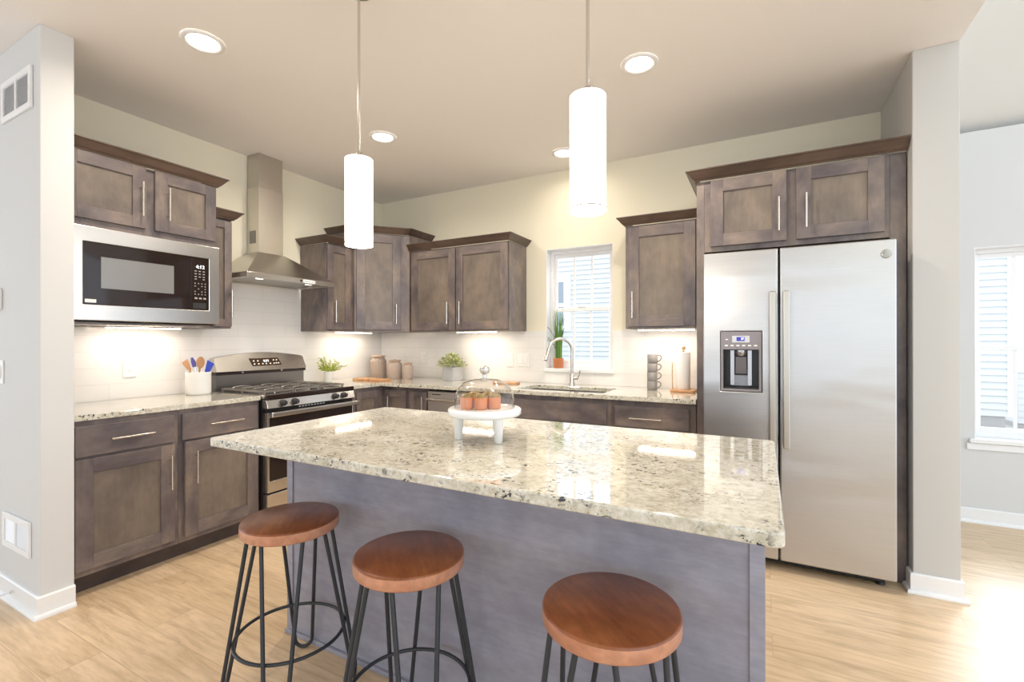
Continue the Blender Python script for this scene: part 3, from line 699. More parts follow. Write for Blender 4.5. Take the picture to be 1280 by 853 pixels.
# display on the sloped face
def bg_pt(x, f): # f 0 bottom..1 at 1.15
    return Vector((x, -.105+.045*f-.0008, 1.055+.095*f))
b = MB(); q = [bg_pt(.285, .36), bg_pt(.535, .36), bg_pt(.515, .98), bg_pt(.268, .98)]; off = Vector((0, -.0016, .0008))
b.hexa([p+off*.0 for p in q], [p+off for p in q]); dis = b.build('display', simple('range_display', (.05, .025, .012), .15), bgo)
sl_ = math.atan2(.095, .045)
text_mesh('clock_digits', '4:11', .030, lcd_m, dis, bg_pt(.405, .74)+off*1.5, (sl_, 0, 0))
b = MB()
for x, f in [(.30, .75), (.335, .75), (.30, .50), (.335, .50), (.37, .50), (.40, .50), (.435, .50), (.468, .50), (.47, .78), (.497, .78), (.488, .52), (.508, .52)]:
    p = bg_pt(x, f)+off*1.4; b.lathe([(.007, .0012), (.007, 0)], p.x, p.y, p.z, 10, axis='y')
b.build('button_markings', white_ink, dis)
# burners and grates
for bx, by in ((.19, -.22), (.19, -.47), (.57, -.22), (.57, -.47), (.38, -.345)):
    b = MB(); b.lathe([(.050, .9002), (.050, .910), (.036, .912), (.036, .920), (.030, .923), (.0, .923)], bx, by, 0, 22); b.build('burner', iron, t)
for gx0_, gx1_ in ((.035, .268), (.272, .490), (.494, .727)):
    b = MB(); zt_ = .940
    for y in (-.595, -.105): b.box(gx0_, gx1_, y-.006, y+.006, zt_-.012, zt_)
    for x in (gx0_+.006, gx1_-.006): b.box(x-.006, x+.006, -.595, -.105, zt_-.012, zt_)
    xm = (gx0_+gx1_)/2
    b.box(xm-.005, xm+.005, -.589, -.111, zt_-.010, zt_+.002)
    for y in (-.47, -.345, -.22): b.box(gx0_+.012, gx1_-.012, y-.005, y+.005, zt_-.010, zt_+.002)
    for x in (gx0_+.006, gx1_-.006):
        for y in (-.59, -.345, -.11): b.box(x-.006, x+.006, y-.006, y+.006, .9003, zt_-.012)
    # arched fingers
    for y in (-.53, -.405, -.285, -.16):
        b.tube([(xm-.075, y, zt_-.004), (xm-.055, y, zt_+.004), (xm, y, zt_+.006), (xm+.055, y, zt_+.004), (xm+.075, y, zt_-.004)], .005, 8)
    b.build('grate', grate_m, t)

# ------------------------------------------------------------------ range hood
t = thing('range_hood', 'stainless chimney range hood above the gas range', 'range hood', (.012, -1.412, 1.735), RL)
hx = .377; hd = .458
b = MB(); cx0, cx1 = -.085, .125
b.grid([-hx, -hx+.03, hx-.03, hx], [-hd, -hd+.03, -.03, 0], lambda i, j: not (i == 1 and j == 1), 0, .036)
b.build('canopy_rim', steel_hood, t, .001)
b = MB(); zc = .245
b.hexa([(-hx, -hd, .0362), (hx, -hd, .0362), (hx, 0, .0362), (-hx, 0, .0362)], [(cx0-.012, -.158, zc), (cx1+.012, -.158, zc), (cx1+.012, 0, zc), (cx0-.012, 0, zc)]); b.build('canopy', steel_hood, t, .002)
b = MB(); b.box(cx0, cx1, -.146, 0, zc+.0003, 2.495-1.735); b.build('chimney', steel('chimney_steel', (.64, .61, .57), .26, 'z'), t, .001)
b = MB(); b.box(cx0+.003, cx1-.003, -.143, 0, 2.4953-1.735, H-1.735-.001); b.build('chimney_extension', steel('chimney_steel_upper', (.58, .55, .51), .28, 'z'), t, .001)
b = MB(); b.box(cx0-.001, cx0-.0002, -.11, -.03, .32, .42)
for k in range(8): b.box(cx0-.0022, cx0-.001, -.108, -.032, .325+k*.012, .331+k*.012)
b.build('side_vent', steel_dark, t)
b = MB(); b.box(-hx+.031, hx-.031, -hd+.031, -.031, .010, .016); b.build('filter_panel', filter_m, t)
b = MB()
b.box(.075, .185, -hd-.0012, -hd-.0002, .006, .030); b.build('control_label', simple('label_silver', (.8, .82, .84), .35), t)
b = MB(); b.lathe([(.009, .003), (.009, 0)], .055, -hd-.0002, .018, 14, axis='y')
for k in range(6): b.lathe([(.0035, .002), (.0035, 0)], .09+k*.016, -hd-.0013, .018, 10, axis='y')
b.build('control_buttons', plast_b, t)
hoodl = simple('hood_lamp_lens', (1, .95, .88), .5, emit=(1, .88, .74), es=1.6)
for x in (-.22, .20):
    b = MB(); b.lathe([(.0, .006), (.024, .006), (.026, .007), (.026, .0098)], x, -hd+.10, 0, 18); b.build('hood_lamp', hoodl, t)
    l = bpy.data.lights.new('hood_lamp_light', 'SPOT'); l.energy = 2; l.color = (1, .89, .77); l.spot_size = 1.9; l.spot_blend = .6; l.shadow_soft_size = .03
    lo = bpy.data.objects.new('hood_lamp_light', l); COL.objects.link(lo); lo.parent = t; lo.location = (x, -hd+.10, -.004)

# ------------------------------------------------------------------ island
ix0, ix1, iy0, iy1 = 1.76, 3.663, -2.760, -1.805
bx0, bx1, by0, by1 = 1.775, 3.630, -2.434, -1.835
t = thing('kitchen_island', 'maple island cabinet with bluish daylight in its colour under the big granite top', 'island', ((bx0+bx1)/2, (by0+by1)/2, 0))
hw, hdp = (bx1-bx0)/2, (by1-by0)/2
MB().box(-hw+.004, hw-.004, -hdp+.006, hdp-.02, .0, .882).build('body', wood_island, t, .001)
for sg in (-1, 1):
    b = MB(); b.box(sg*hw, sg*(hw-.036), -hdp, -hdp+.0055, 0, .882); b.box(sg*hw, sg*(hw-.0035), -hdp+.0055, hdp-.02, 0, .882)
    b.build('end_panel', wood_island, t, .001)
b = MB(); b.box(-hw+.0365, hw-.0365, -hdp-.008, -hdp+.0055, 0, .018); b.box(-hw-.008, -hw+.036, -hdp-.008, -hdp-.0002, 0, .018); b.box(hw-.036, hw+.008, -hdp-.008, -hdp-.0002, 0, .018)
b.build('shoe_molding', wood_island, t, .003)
for k in range(3):
    x0 = -hw+.01+k*(2*hw-.02)/3; x1 = x0+(2*hw-.02)/3-.01
    d = MB().box(x0, x1, hdp-.0195, hdp, .12, .86).build('door', wood_v, t, .002)
ct = MB(); rc = .022
poly = [(ix0+rc-rc*math.cos(a), iy0+rc-rc*math.sin(a)) for a in [PI/2*k/6 for k in range(7)]]
poly = arc(ix0+rc, iy0+rc, rc, PI, 1.5*PI, 6)+arc(ix1-rc, iy0+rc, rc, 1.5*PI, 2*PI, 6)+arc(ix1-rc, iy1-rc, rc, 0, PI/2, 6)+arc(ix0+rc, iy1-rc, rc, PI/2, PI, 6)
ct.prism(poly, .8825, .914)
tag(ct.build('island_countertop', granite_m, None, .005, 3), 'large cream granite island top with dark flecks', 'countertop')

# ------------------------------------------------------------------ stools
def make_stool(label, loc, ang):
    t = thing('bar_stool', label, 'stool', loc, ang, 'round wooden hairpin stools at the island')
    r = .168; zt_ = .630
    b = MB(); b.lathe([(.0, zt_), (r-.006, zt_), (r-.002, zt_-.002), (r, zt_-.006)], 0, 0, 0, 64, 0); b.lathe([(r, zt_-.006), (r, zt_-.036), (r-.004, zt_-.041), (0, zt_-.041)], 0, 0, 0, 64, 1)
    b.build('seat', [seat_m, seat_edge_lit], t)
    for k in range(4):
        a = PI/2*k; d = Vector((math.cos(a), math.sin(a), 0)); tn = Vector((-d.y, d.x, 0))
        top = d*.128+Vector((0, 0, .583)); bot = d*.222
        ub = .033; pts = [top+tn*.066]
        e0 = bot+tn*ub+Vector((0, 0, .042))
        for i in range(1, 9): pts.append(top+tn*.066+(e0-top-tn*.066)*(i/8))
        for i in range(1, 10):
            aa = PI*i/10; pts.append(bot+tn*(ub*math.cos(aa))+Vector((0, 0, .042-.0348*math.sin(aa)))+d*.002)
        e1 = bot-tn*ub+Vector((0, 0, .042))
        for i in range(0, 9): pts.append(e1+(top-tn*.066-e1)*(i/8))
        lg = MB(); lg.tube(pts, .0072, 10); lo = lg.build('leg', leg_m, t)
        pl = MB(); pts2 = [d*.128+tn*s_*.072+d*e*.012+Vector((0, 0, .5845)) for s_, e in ((-1, -1), (1, -1), (1, 1), (-1, 1))]
        pl.hexa(pts2, [p+Vector((0, 0, .004)) for p in pts2]); pl.build('mounting_plate', leg_m, lo)
    b = MB(); rr = .196-.010
    b.tube([(rr*math.cos(2*PI*i/48), rr*math.sin(2*PI*i/48), .205) for i in range(48)], .0062, 10, closed=True); b.build('foot_ring', leg_m, t)
    return t
A1 = math.radians(131)
make_stool('round wooden stool with black hairpin legs nearest the left wall, leftmost of three', (2.079, -2.640, 0), A1)
make_stool('round wooden stool with black hairpin legs between the other two stools', (2.660, -2.657, 0), math.radians(138))
make_stool('round wooden stool with black hairpin legs nearest the refrigerator, rightmost of three', (3.292, -2.650, 0), math.radians(137))

# ------------------------------------------------------------------ lights
ring_m = simple('pendant_ring', (.22, .20, .18), .5)
def pendant(x, y, zb, label):
    t = thing('pendant_lamp', label, 'pendant lamp', (x, y, zb), 0, 'white cylinder pendant lamps over the island')
    r = .0560; L_ = .36
    b = MB(); b.lathe([(r-.003, 0.0), (r, 0.0), (r, L_), (r-.003, L_), (r-.003, 0.0)], n=40, cap=False); b.build('lamp_shade', shade_m, t)
    b = MB(); b.lathe([(r-.0035, .010), (r-.0035, .013), (0, .013)], n=32); b.build('diffuser', simple('pendant_diffuser', (.95, .93, .9), .6, emit=(1, .93, .84), es=PENDANT_E*.9), t)
    b = MB(); b.lathe([(r-.0005, .009), (r+.0009, .009), (r+.0009, .0125), (r-.0005, .0125)], n=40, cap=False); b.build('bottom_ring', ring_m, t)
    b = MB(); b.lathe([(r-.0035, L_-.006), (r-.0035, L_-.003), (.012, L_-.002), (.012, L_+.03), (.0055, L_+.035)], n=24); b.build('cap', nickel, t)
    b = MB(); b.tube([(0, 0, L_+.03), (0, 0, H-zb-.022)], .0055, 10); b.build('rod', nickel, t)
    b = MB(); b.lathe([(.008, H-zb-.024), (.058, H-zb-.020), (.062, H-zb-.006), (.062, H-zb-.0005)], n=32); b.build('canopy', nickel, t)
    l = bpy.data.lights.new('pendant_light', 'POINT'); l.energy = 5; l.color = (1, .86, .70); l.shadow_soft_size = .05
    lo = bpy.data.objects.new('pendant_light', l); COL.objects.link(lo); lo.parent = t; lo.location = (0, 0, -.03)
pendant(2.143, -2.367, 1.679, 'white cylinder pendant lamp over the left end of the island')
pendant(3.144, -2.384, 1.684, 'white cylinder pendant lamp over the right half of the island')
for x, y, pw_, lab in ((1.194, -2.469, .6, 'recessed ceiling downlight nearest the left wall end'), (3.047, -1.266, 1, 'recessed ceiling downlight right of the right pendant lamp'),
                  (1.207, -1.244, 1, 'recessed ceiling downlight in front of the range hood'), (2.253, -.354, .16, 'recessed ceiling downlight above the sink, half behind the right pendant')):
    t = thing('recessed_downlight', lab, 'ceiling light', (x, y, H-.0005), 0, 'recessed ceiling downlights')
    MB().lathe([(.070, -.0045), (.078, -.010), (.094, -.006), (.096, 0)], n=36, cap=False).build('trim_ring', trim_m, t)
    MB().lathe([(.0, -.0050), (.071, -.0045)], n=36, cap=False).build('lens', bulb_w, t)
    l = bpy.data.lights.new('downlight', 'AREA'); l.shape = 'DISK'; l.size = .14; l.energy = DOWNLIGHT_W*pw_; l.color = (1, .90, .77); l.spread = math.radians(160)
    lo = bpy.data.objects.new('downlight', l); COL.objects.link(lo); lo.parent = t; lo.location = (0, 0, -.014)
def strip(name, x0, x1, y0, y1, z, label, along='y'):
    t = thing(name, label, 'cabinet light', ((x0+x1)/2, (y0+y1)/2, z), 0, 'slim under-cabinet light bars')
    dx, dy = (x1-x0)/2, (y1-y0)/2
    MB().box(-dx, dx, -dy, dy, -.008, -.0003).build('housing', plast_w, t, .002)
    MB().box(-dx+.006, dx-.006, -dy+.006, dy-.006, -.0115, -.0082).build('diffuser', strip_m, t)
    l = bpy.data.lights.new('strip_light', 'AREA'); l.shape = 'RECTANGLE'; l.size = 2*dx-.012; l.size_y = 2*dy-.012; l.energy = STRIP_W; l.color = (1, .87, .74)
    lo = bpy.data.objects.new('strip_light', l); COL.objects.link(lo); lo.parent = t; lo.location = (0, 0, -.014)
strip('under_cabinet_light', .13, .17, -2.46, -2.05, 1.3755, 'slim light bar under the microwave cabinet')
strip('under_cabinet_light', .15, .19, -.76, -.32, UB, 'slim light bar under the corner wall cabinet')
strip('under_cabinet_light', 1.13, 1.55, -.22, -.18, UB, 'slim light bar under the double wall cabinet')
strip('under_cabinet_light', 2.79, 3.20, -.22, -.18, UB, 'slim light bar under the wall cabinet beside the refrigerator')

# ------------------------------------------------------------------ wall fittings
def plate(name, label, cat, loc, rz, w_, h_, kind, group):
    t = thing(name, label, cat, loc, rz, group)
    MB().box(-w_/2, w_/2, -.006, -.0005, -h_/2, h_/2).build('cover_plate', plast_w, t, .002)
    n_ = max(1, round(w_/.06)-0) if w_ > .1 else 1
    for k in range(n_):
        x = (k-(n_-1)/2)*.046
        if kind == 'outlet':
            s = MB(); s.box(x-.017, x+.017, -.009, -.0062, -.035, .035); s = s.build('receptacle', plast_w, t, .0015)
            m = MB()
            for zz in (-.018, .018): m.box(x-.008, x-.0055, -.0095, -.0088, zz-.004, zz+.006); m.box(x+.0055, x+.008, -.0095, -.0088, zz-.004, zz+.005); m.box(x-.002, x+.002, -.0095, -.0088, zz-.010, zz-.006)
            m.build('slots', grey_m, s)
        else:
            MB().hexa([(x-.016, -.0065, -.033), (x+.016, -.0065, -.033), (x+.016, -.0062, .033), (x-.016, -.0062, .033)][:4], [(x-.016, -.011, -.033), (x+.016, -.011, -.033), (x+.016, -.0075, .033), (x-.016, -.0075, .033)]).build('rocker', plast_w, t, .001)
    return t
GO = 'white wall plates on the backsplash'
plate('wall_outlet', 'white outlet on the tile under the microwave', 'outlet', (.0105, -2.284, 1.115), RL, .075, .125, 'outlet', GO)
plate('wall_outlet', 'white outlet on the tile behind the potted plants, left part of back wall', 'outlet', (.594, -.0105, 1.118), 0, .072, .120, 'outlet', GO)
plate('light_switch', 'single white switch on the tile between pot plant and sink', 'switch', (1.582, -.0105, 1.112), 0, .072, .125, 'switch', GO)
plate('light_switch', 'double white switch on the tile left of the sink window', 'switch', (1.722, -.0105, 1.114), 0, .118, .125, 'switch', GO)
plate('wall_outlet', 'white outlet on the tile beside the paper towel roll', 'outlet', (3.205, -.0105, 1.118), 0, .072, .125, 'outlet', GO)
plate('light_switch', 'white light switch on the left wall at the photo edge', 'switch', (.185, -2.9050, 1.128), 0, .075, .120, 'switch', 'fittings on the left wall')
t = thing('thermostat', 'small white thermostat on the left wall above the switch', 'thermostat', (.125, -2.9050, 1.50), 0)
MB().box(-.06, .075, -.022, -.0005, -.055, .055).build('case', plast_w, t, .004); MB().box(-.045, .03, -.0225, -.0215, -.02, .03).build('screen', grey_m, t)
def vent(label, x0, x1, z0, z1, blind):
    t = thing('wall_vent', label, 'vent', ((x0+x1)/2, -2.9050, (z0+z1)/2), 0, 'white wall vents on the left wall')
    a, c = (x1-x0)/2, (z1-z0)/2; fr = .028
    b = MB(); b.grid([-a, -a+fr, -.008, .008, a-fr, a], [-c, -c+fr, c-fr, c], lambda i, j: not (j == 1 and i in (1, 3)), -.012, -.0005, 'xz'); b.build('frame', trim_m, t, .002)
    for s_ in (0, 1):
        g0, g1 = (-a+fr+.001, -.009) if s_ == 0 else (.009, a-fr-.001)
        b = MB(); n_ = 14
        for k in range(n_):
            z = -c+fr+(2*c-2*fr)*(k+.15)/n_
            b.hexa([(g0, -.009, z), (g1, -.009, z), (g1, -.008, z), (g0, -.008, z)], [(g0, -.003, z+.0115), (g1, -.003, z+.0115), (g1, -.002, z+.0115), (g0, -.002, z+.0115)])
        b.box(g0, g1, -.0018, -.0006, -c+fr, c-fr); b.build('louver', simple('vent_louver', (.76, .77, .79), .5) if (s_ or not blind) else trim_m, t)
vent('white wall vent high on the left wall near the ceiling', .215, .592, 2.388, 2.588, False)
vent('white wall vent low on the left wall above the baseboard', .235, .572, .256, .425, True)
t = thing('door_stop', 'thin metal spring door stop on the left baseboard', 'door stop', (.40, -2.9180, .062))
b = MB(); b.tube([(.004*math.cos(i*1.2), -.010-.0012*i, .004*math.sin(i*1.2)) for i in range(60)], .0012, 6); b.tube([(0, 0, 0), (0, -.012, 0)], .008, 12); b.build('spring', chrome, t)
MB().lathe([(.006, .080), (.006, .092), (.003, .095)], 0, 0, 0, 12, axis='y').build('tip', plast_w, t)

# ------------------------------------------------------------------ counter things
CZ = .9145
t = thing('utensil_crock', 'white ceramic crock holding utensils beside the gas range', 'crock', (.165, -1.945, CZ))
MB().lathe([(.070, 0), (.074, .004), (.0765, .02), (.0765, .150), (.0765, .156), (.072, .156), (.070, .15), (.070, .010), (0, .010)], n=40).build('jar', cer_w, t)
b = MB()
for k in range(5): b.lathe([(.0768, .02+k*.03), (.0775, .022+k*.03), (.0768, .024+k*.03)], n=40, cap=False)
b.build('ribbing', cer_w, t)
def stick(a, b_, n=6): return [Vector(a)+(Vector(b_)-Vector(a))*i/n for i in range(n+1)]
cxk, cyk = .165, -1.945
def rel(p): return p
t = thing('wooden_spoon', 'wooden spoon with oval bowl standing in the white crock', 'utensil', (cxk, cyk, CZ+.012))
b = MB(); b.tube(stick((-.045, .02, .0), (.0, .01, .18)), .0055, 8); b.build('shaft', spoon_m, t)
b = MB(); V = [];
b.lathe([(.0, -.006), (.020, -.004), (.028, .0), (.024, .003), (0, .001)], 0, 0, 0, 20, axis='x')
for i, v in enumerate(b.v): b.v[i] = (v[0]+.012, v[1]*1.0+.008, .21+v[2]*1.45)
b.build('bowl', spoon_m, t)
t = thing('wooden_spatula', 'flat wooden spatula leaning left in the white crock', 'utensil', (cxk, cyk, CZ+.012))
b = MB(); b.tube(stick((-.035, -.035, 0), (-.012, -.048, .165)), .0055, 8); b.build('shaft', spoon_m, t)
b = MB(); p0 = Vector((-.01, -.05, .160)); dd_ = Vector((-.04, -.07, .165)).normalized(); s_ = Vector((.35, .75, .4)).normalized(); nn = dd_.cross(s_).normalized()*.003
b.hexa([p0-s_*.010-nn, p0+s_*.010-nn, p0+dd_*.075+s_*.022-nn, p0+dd_*.065-s_*.02-nn], [p0-s_*.010+nn, p0+s_*.010+nn, p0+dd_*.075+s_*.022+nn, p0+dd_*.065-s_*.02+nn]); b.build('blade', spoon_m, t, .002)
t = thing('tongs', 'steel tongs with purple silicone tips in the white crock', 'utensil', (cxk, cyk, CZ+.012))
b = MB()
for e in (-.006, .006): b.tube(stick((.03+e, -.005, .0), (.010+e, -.030, .185)), .004, 8)
b.build('arm', chrome, t)
b = MB(); b.tube([(.010, -.030, .180), (.007, -.036, .215), (.002, -.044, .245)], .012, 10, radii=[.012, .014, .007]); b.build('tip', navy_s, t)
t = thing('silicone_spatula', 'spatula with bright blue silicone head in the white crock', 'utensil', (cxk, cyk, CZ+.012))
b = MB(); b.tube(stick((-.015, .028, .0), (.020, .044, .145)), .005, 8); b.build('shaft', woodlt, t)
b = MB(); p0 = Vector((.020, .046, .140)); dd_ = Vector((.02, .035, .145)).normalized(); s_ = Vector((.3, .9, -.2)).normalized(); nn = dd_.cross(s_).normalized()*.006
b.hexa([p0-s_*.014-nn, p0+s_*.014-nn, p0+dd_*.065+s_*.028-nn, p0+dd_*.085-s_*.020-nn], [p0-s_*.014+nn, p0+s_*.014+nn, p0+dd_*.065+s_*.028+nn, p0+dd_*.085-s_*.020+nn]); b.build('blade', blue_s, t, .003)

def leaf(b, p, d, L_, w_, mi=0, bend=.25):
    d = d.normalized(); s_ = d.cross(Vector((0, 0, 1)))
    if s_.length < .05: s_ = Vector((1, 0, 0))
    s_.normalize(); up = s_.cross(d)
    a = p; m = p+d*L_*.5+up*L_*.08; e = p+d*L_-up*L_*bend
    b.add([a, m+s_*w_/2, e, m-s_*w_/2], [(0, 1, 2), (0, 2, 3)], mi)
t = thing('small_potted_plant', 'yellow-green feathery plant in small white vase right of the range', 'potted plant', (.14, -.815, CZ))
MB().lathe([(.036, 0), (.038, .003), (.043, .085), (.046, .095), (.042, .095), (.038, .09), (.034, .008), (0, .008)], n=28).build('vase', cer_w, t)
MB().lathe([(.0, .087), (.0395, .087)], n=24, cap=False).build('soil', soil, t)
b = MB()
for k in range(34):
    a = random.uniform(0, 2*PI); el = random.uniform(.25, 1.25); L_ = random.uniform(.07, .15)
    d = Vector((math.cos(a)*math.cos(el), math.sin(a)*math.cos(el), math.sin(el))); p = Vector((.02*math.cos(a), .02*math.sin(a), .088)); e = p+d*L_
    b.tube([p, p+d*L_*.5+Vector((0, 0, .008)), e], .0012, 5)
    for i in range(11):
        q = p+d*L_*(.25+.75*i/11); dd_ = (d*.7+Vector((random.uniform(-1, 1), random.uniform(-1, 1), random.uniform(-.3, 1)))).normalized()
        leaf(b, q, dd_, .024, .009)
b.build('foliage', leaf_y, t)
def canister(label, x, y, r, h, ribs, dark=False):
    t = thing('canister', label, 'canister', (x, y, CZ), 0, 'taupe stoneware canisters in the corner')
    b = MB(); pr = [(r*.93, 0), (r, .006), (r, h*.70), (r*.96, h*.76), (r*.76, h*.82), (r*.74, h*.885)]
    b.lathe(pr, n=96 if ribs else 32, lobes=24 if ribs else 0, lobe_amp=.09 if ribs else 0); b.build('jar', cer_t, t)
    MB().lathe([(r*.74, h*.8855), (r*.92, h*.90), (r*.94, h*.93), (r*.88, h*.96), (r*.22, h*.97), (r*.22, h*.985), (.0, h)], n=32).build('lid', wax_m, t)
canister('tallest ribbed taupe canister in the counter corner', .185, -.235, .072, .235, True)
canister('medium taupe canister between the two other canisters', .395, -.225, .068, .190, False)
canister('smallest taupe canister, nearest the square pot plant', .553, -.215, .050, .165, False)
for lab, x0, x1, y0, y1 in (('longer wooden cutting board lying on the counter corner', .20, .385, -.60, -.43), ('shorter wooden cutting board lying by the inside counter corner', .405, .565, -.595, -.45)):
    t = thing('cutting_board', lab, 'cutting board', ((x0+x1)/2, (y0+y1)/2, CZ), 0, 'wooden boards on the corner counter')
    a, c = (x1-x0)/2, (y1-y0)/2
    MB().prism(arc(-a+.02, -c+.02, .02, PI, 1.5*PI, 4)+arc(a-.02, -c+.02, .02, 1.5*PI, 2*PI, 4)+arc(a-.02, c-.02, .02, 0, PI/2, 4)+arc(-a+.02, c-.02, .02, PI/2, PI, 4), 0, .018).build('board', board_m, t, .003)
# square pot plant
va = math.atan2(.81, -.58); 
t = thing('square_potted_plant', 'variegated leafy plant in a square grey pot on the back counter', 'potted plant', (1.05, -.16, CZ), va+PI/4)
h_ = .065; b = MB(); b.grid([-h_, -h_+.006, h_-.006, h_], [-h_, -h_+.006, h_-.006, h_], lambda i, j: not (i == 1 and j == 1), 0, .125); b.box(-h_+.0065, h_-.0065, -h_+.0065, h_-.0065, .0005, .01); b.build('pot', conc, t, .002)
MB().box(-h_+.007, h_-.007, -h_+.007, h_-.007, .10, .112).build('soil', soil, t)
b = MB()
for k in range(420):
    a = random.uniform(0, 2*PI); el = random.uniform(.05, 1.5); rr = random.uniform(.35, 1.0)
    d = Vector((math.cos(a)*math.cos(el), math.sin(a)*math.cos(el), math.sin(el)*1.0)); p = Vector((0, 0, .122))+Vector((d.x*.130, d.y*.130, d.z*.115))*rr
    leaf(b, p, d+Vector((random.uniform(-.5, .5), random.uniform(-.5, .5), random.uniform(0, .5))), .036, .017, k % 3 == 0)
b.build('foliage', [leaf_g, leaf_c], t)
# small board by sink
t = thing('wooden_board', 'small wooden board edge left of the sink behind the cake dome', 'cutting board', (1.66, -.22, CZ), .15)
MB().box(-.11, .11, -.05, .05, 0, .016).build('board', board_m, t, .004)
# mugs
mug0 = None
names_ = ['lowest grey mug of the stack standing on the counter', 'second grey mug from the bottom of the stack', 'third grey mug from the bottom of the stack', 'topmost grey mug of the stack']
def make_mug(label, z, rz):
    t = thing('mug', label, 'mug', (2.888, -.165, z), rz, 'stacked grey mugs by the paper towels')
    MB().lathe([(.034, 0), (.0368, .003), (.0372, .010), (.0375, .066), (.0345, .066), (.0345, .008), (0, .006)], n=32).build('cup', cer_g, t)
    b = MB(); pts = [(.037, 0, .058), (.052, 0, .060), (.064, 0, .048), (.062, 0, .032), (.050, 0, .018), (.037, 0, .014)]; b.tube(pts, .0045, 8); b.build('handle', cer_g, t)
    return t
m0 = make_mug(names_[0], CZ, .2)
for k in range(1, 4):
    c = copy_tree(m0, None, names_[k]); c.location = (2.888+.001*k, -.165, CZ+.0668*k); c.rotation_euler.z = .2+.06*((k*7) % 3)
# paper towel
t = thing('paper_towel_holder', 'wooden paper towel holder with round knob beside the refrigerator panel', 'paper towel holder', (3.118, -.20, CZ))
MB().prism(arc(-.06, -.06, .025, PI, 1.5*PI, 5)+arc(.06, -.06, .025, 1.5*PI, 2*PI, 5)+arc(.06, .06, .025, 0, PI/2, 5)+arc(-.06, .06, .025, PI/2, PI, 5), 0, .018).build('base', board_m, t, .003)
b = MB(); b.tube([(0, 0, .018), (0, 0, .302)], .007, 10); b.build('dowel', woodlt, t)
b = MB(); b.lathe([(.007, .300), (.012, .304), (.017, .318), (.013, .332), (.0, .335)], n=18); b.build('knob', woodlt, t)
b = MB(); b.tube([(-.072, -.03, .018), (-.072, -.03, .21)], .004, 8); b.build('tension_rod', woodlt, t)
t = tag(MB().lathe([(.020, .0185), (.046, .0185), (.047, .02), (.047, .285), (.046, .2865), (.020, .2865), (.020, .0185)], 0, 0, 0, 36, cap=False).build('paper_towel_roll', paper, None, 0, 2, (3.118, -.20, CZ)), 'white paper towel roll on the wooden holder', 'paper towel')
# window plant
t = thing('grass_plant', 'tall green grass plant in terracotta pot on the window sill', 'potted plant', (2.045, .030, 1.0455))
MB().lathe([(.036, 0), (.040, .004), (.046, .082), (.048, .088), (.043, .088), (.041, .08), (.036, .01), (0, .01)], n=28).build('pot', terra, t)
MB().lathe([(0, .079), (.0405, .079)], n=24, cap=False).build('soil', soil, t)
b = MB()
for k in range(110):
    a = random.uniform(0, 2*PI); r1 = random.uniform(0, .036); out = random.uniform(.0, .050); hh = random.uniform(.20, .46)
    p = [Vector((r1*math.cos(a)+out*math.cos(a)*f*f, (r1*math.sin(a)+out*math.sin(a)*f*f)*.7, .078+hh*f)) for f in (0, .3, .6, .85, 1)]
    tn = Vector((-math.sin(a), math.cos(a), 0)); wd = .0034
    V = []
    for i, q in enumerate(p):
        ww = wd*(1, 1, .8, .5, .08)[i]; V += [q-tn*ww, q+tn*ww]
    b.add(V, [(2*i, 2*i+1, 2*i+3, 2*i+2) for i in range(4)], (0, 0, 2)[k % 3])
for (dx, dz, z0) in ((-.135, .30, .12), (-.15, .21, .10), (-.12, .16, .10), (.06, .26, .2), (.07, .2, .15)):
    p = [Vector((dx*f, -.02*f, .078+(z0+dz)*(f**.5)*.9-abs(dx)*.5*f*f)) for f in (0, .3, .6, .85, 1)]
    b.tube(p, .0022, 5, 1, radii=[.0018, .0022, .003, .0025, .0004])
b.build('foliage', [grass_m, grass_d, grass_l], t)

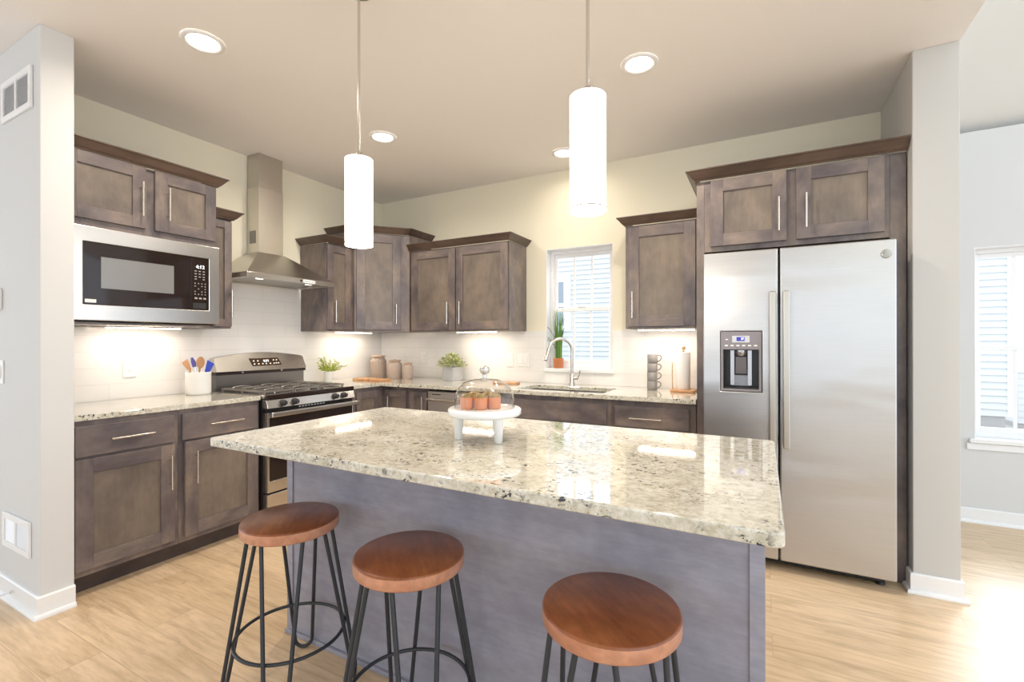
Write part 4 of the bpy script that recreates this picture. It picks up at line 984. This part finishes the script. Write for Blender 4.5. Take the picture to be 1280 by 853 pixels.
# cake stand
CX, CY = 2.704, -2.284
t = thing('cake_stand', 'white marble cake stand on three tapered legs on the island', 'cake stand', (CX, CY, .9145))
ptz = .1165
MB().lathe([(.0, ptz-.026), (.130, ptz-.026), (.137, ptz-.020), (.137, ptz-.004), (.133, ptz), (.0, ptz)], n=56).build('plate', marble, t)
va = math.atan2(CY+3.7857, CX-3.6246)   # direction away from the viewpoint side of the room
for k in range(3):
    a = va+PI/2+2*PI*k/3; b = MB(); b.lathe([(.011, 0), (.014, .002), (.0205, ptz-.0265)], .098*math.cos(a), .098*math.sin(a), 0, 20); b.build('leg', cer_w, t)
t = thing('glass_dome', 'clear glass cake dome with ball knob on the marble stand', 'cake dome', (CX, CY, .9145+ptz+.0005))
pr = [(.112, 0), (.112, .030), (.108, .055), (.097, .078), (.078, .095), (.050, .106), (.0, .110)]
MB().lathe(pr, n=56, cap=False).build('dome', dome_m, t)
MB().lathe([(.008, .110), (.009, .122), (.008, .126), (.016, .131), (.0195, .142), (.016, .153), (.0, .159)], n=24, cap=False).build('knob', simple('glass_knob', (.6, .58, .55), .05, .6), t)
MB().lathe([(.1125, .0), (.1145, .001), (.1145, .004), (.1125, .005)], n=56, cap=False).build('rim', dome_m, t)
Rv = Vector((math.sin(va), -math.cos(va), 0)); Fv = Vector((-math.cos(va), -math.sin(va), 0))   # right / towards the seats
for lab, a, c in (('small orange cake with green crumb top at the left under the glass dome', -.066, .030), ('small orange cake with green crumb top in the middle front under the glass dome', -.015, .042),
                  ('small orange cake with brown crumb top at the right under the glass dome', .036, .030), ('small orange cake half hidden behind the left cake under the dome', -.040, -.026), ('small orange cake half hidden behind the right cake under the dome', .014, -.024)):
    q = Vector((CX, CY, 0))+Rv*a+Fv*c
    t = thing('mini_cake', lab, 'cake', (q.x, q.y, .9145+ptz+.0008), random.uniform(0, 1), 'small cakes under the dome')
    MB().lathe([(.0, 0), (.0215, 0), (.0225, .003), (.0235, .044), (.020, .0475), (0, .0475)], n=48, lobes=12, lobe_amp=.05).build('cake', cake_m, t)
    MB().lathe([(.0240, .042), (.0245, .047), (.019, .055), (.010, .058), (0, .057)], n=24, cap=False).build('topping', glaze, t)
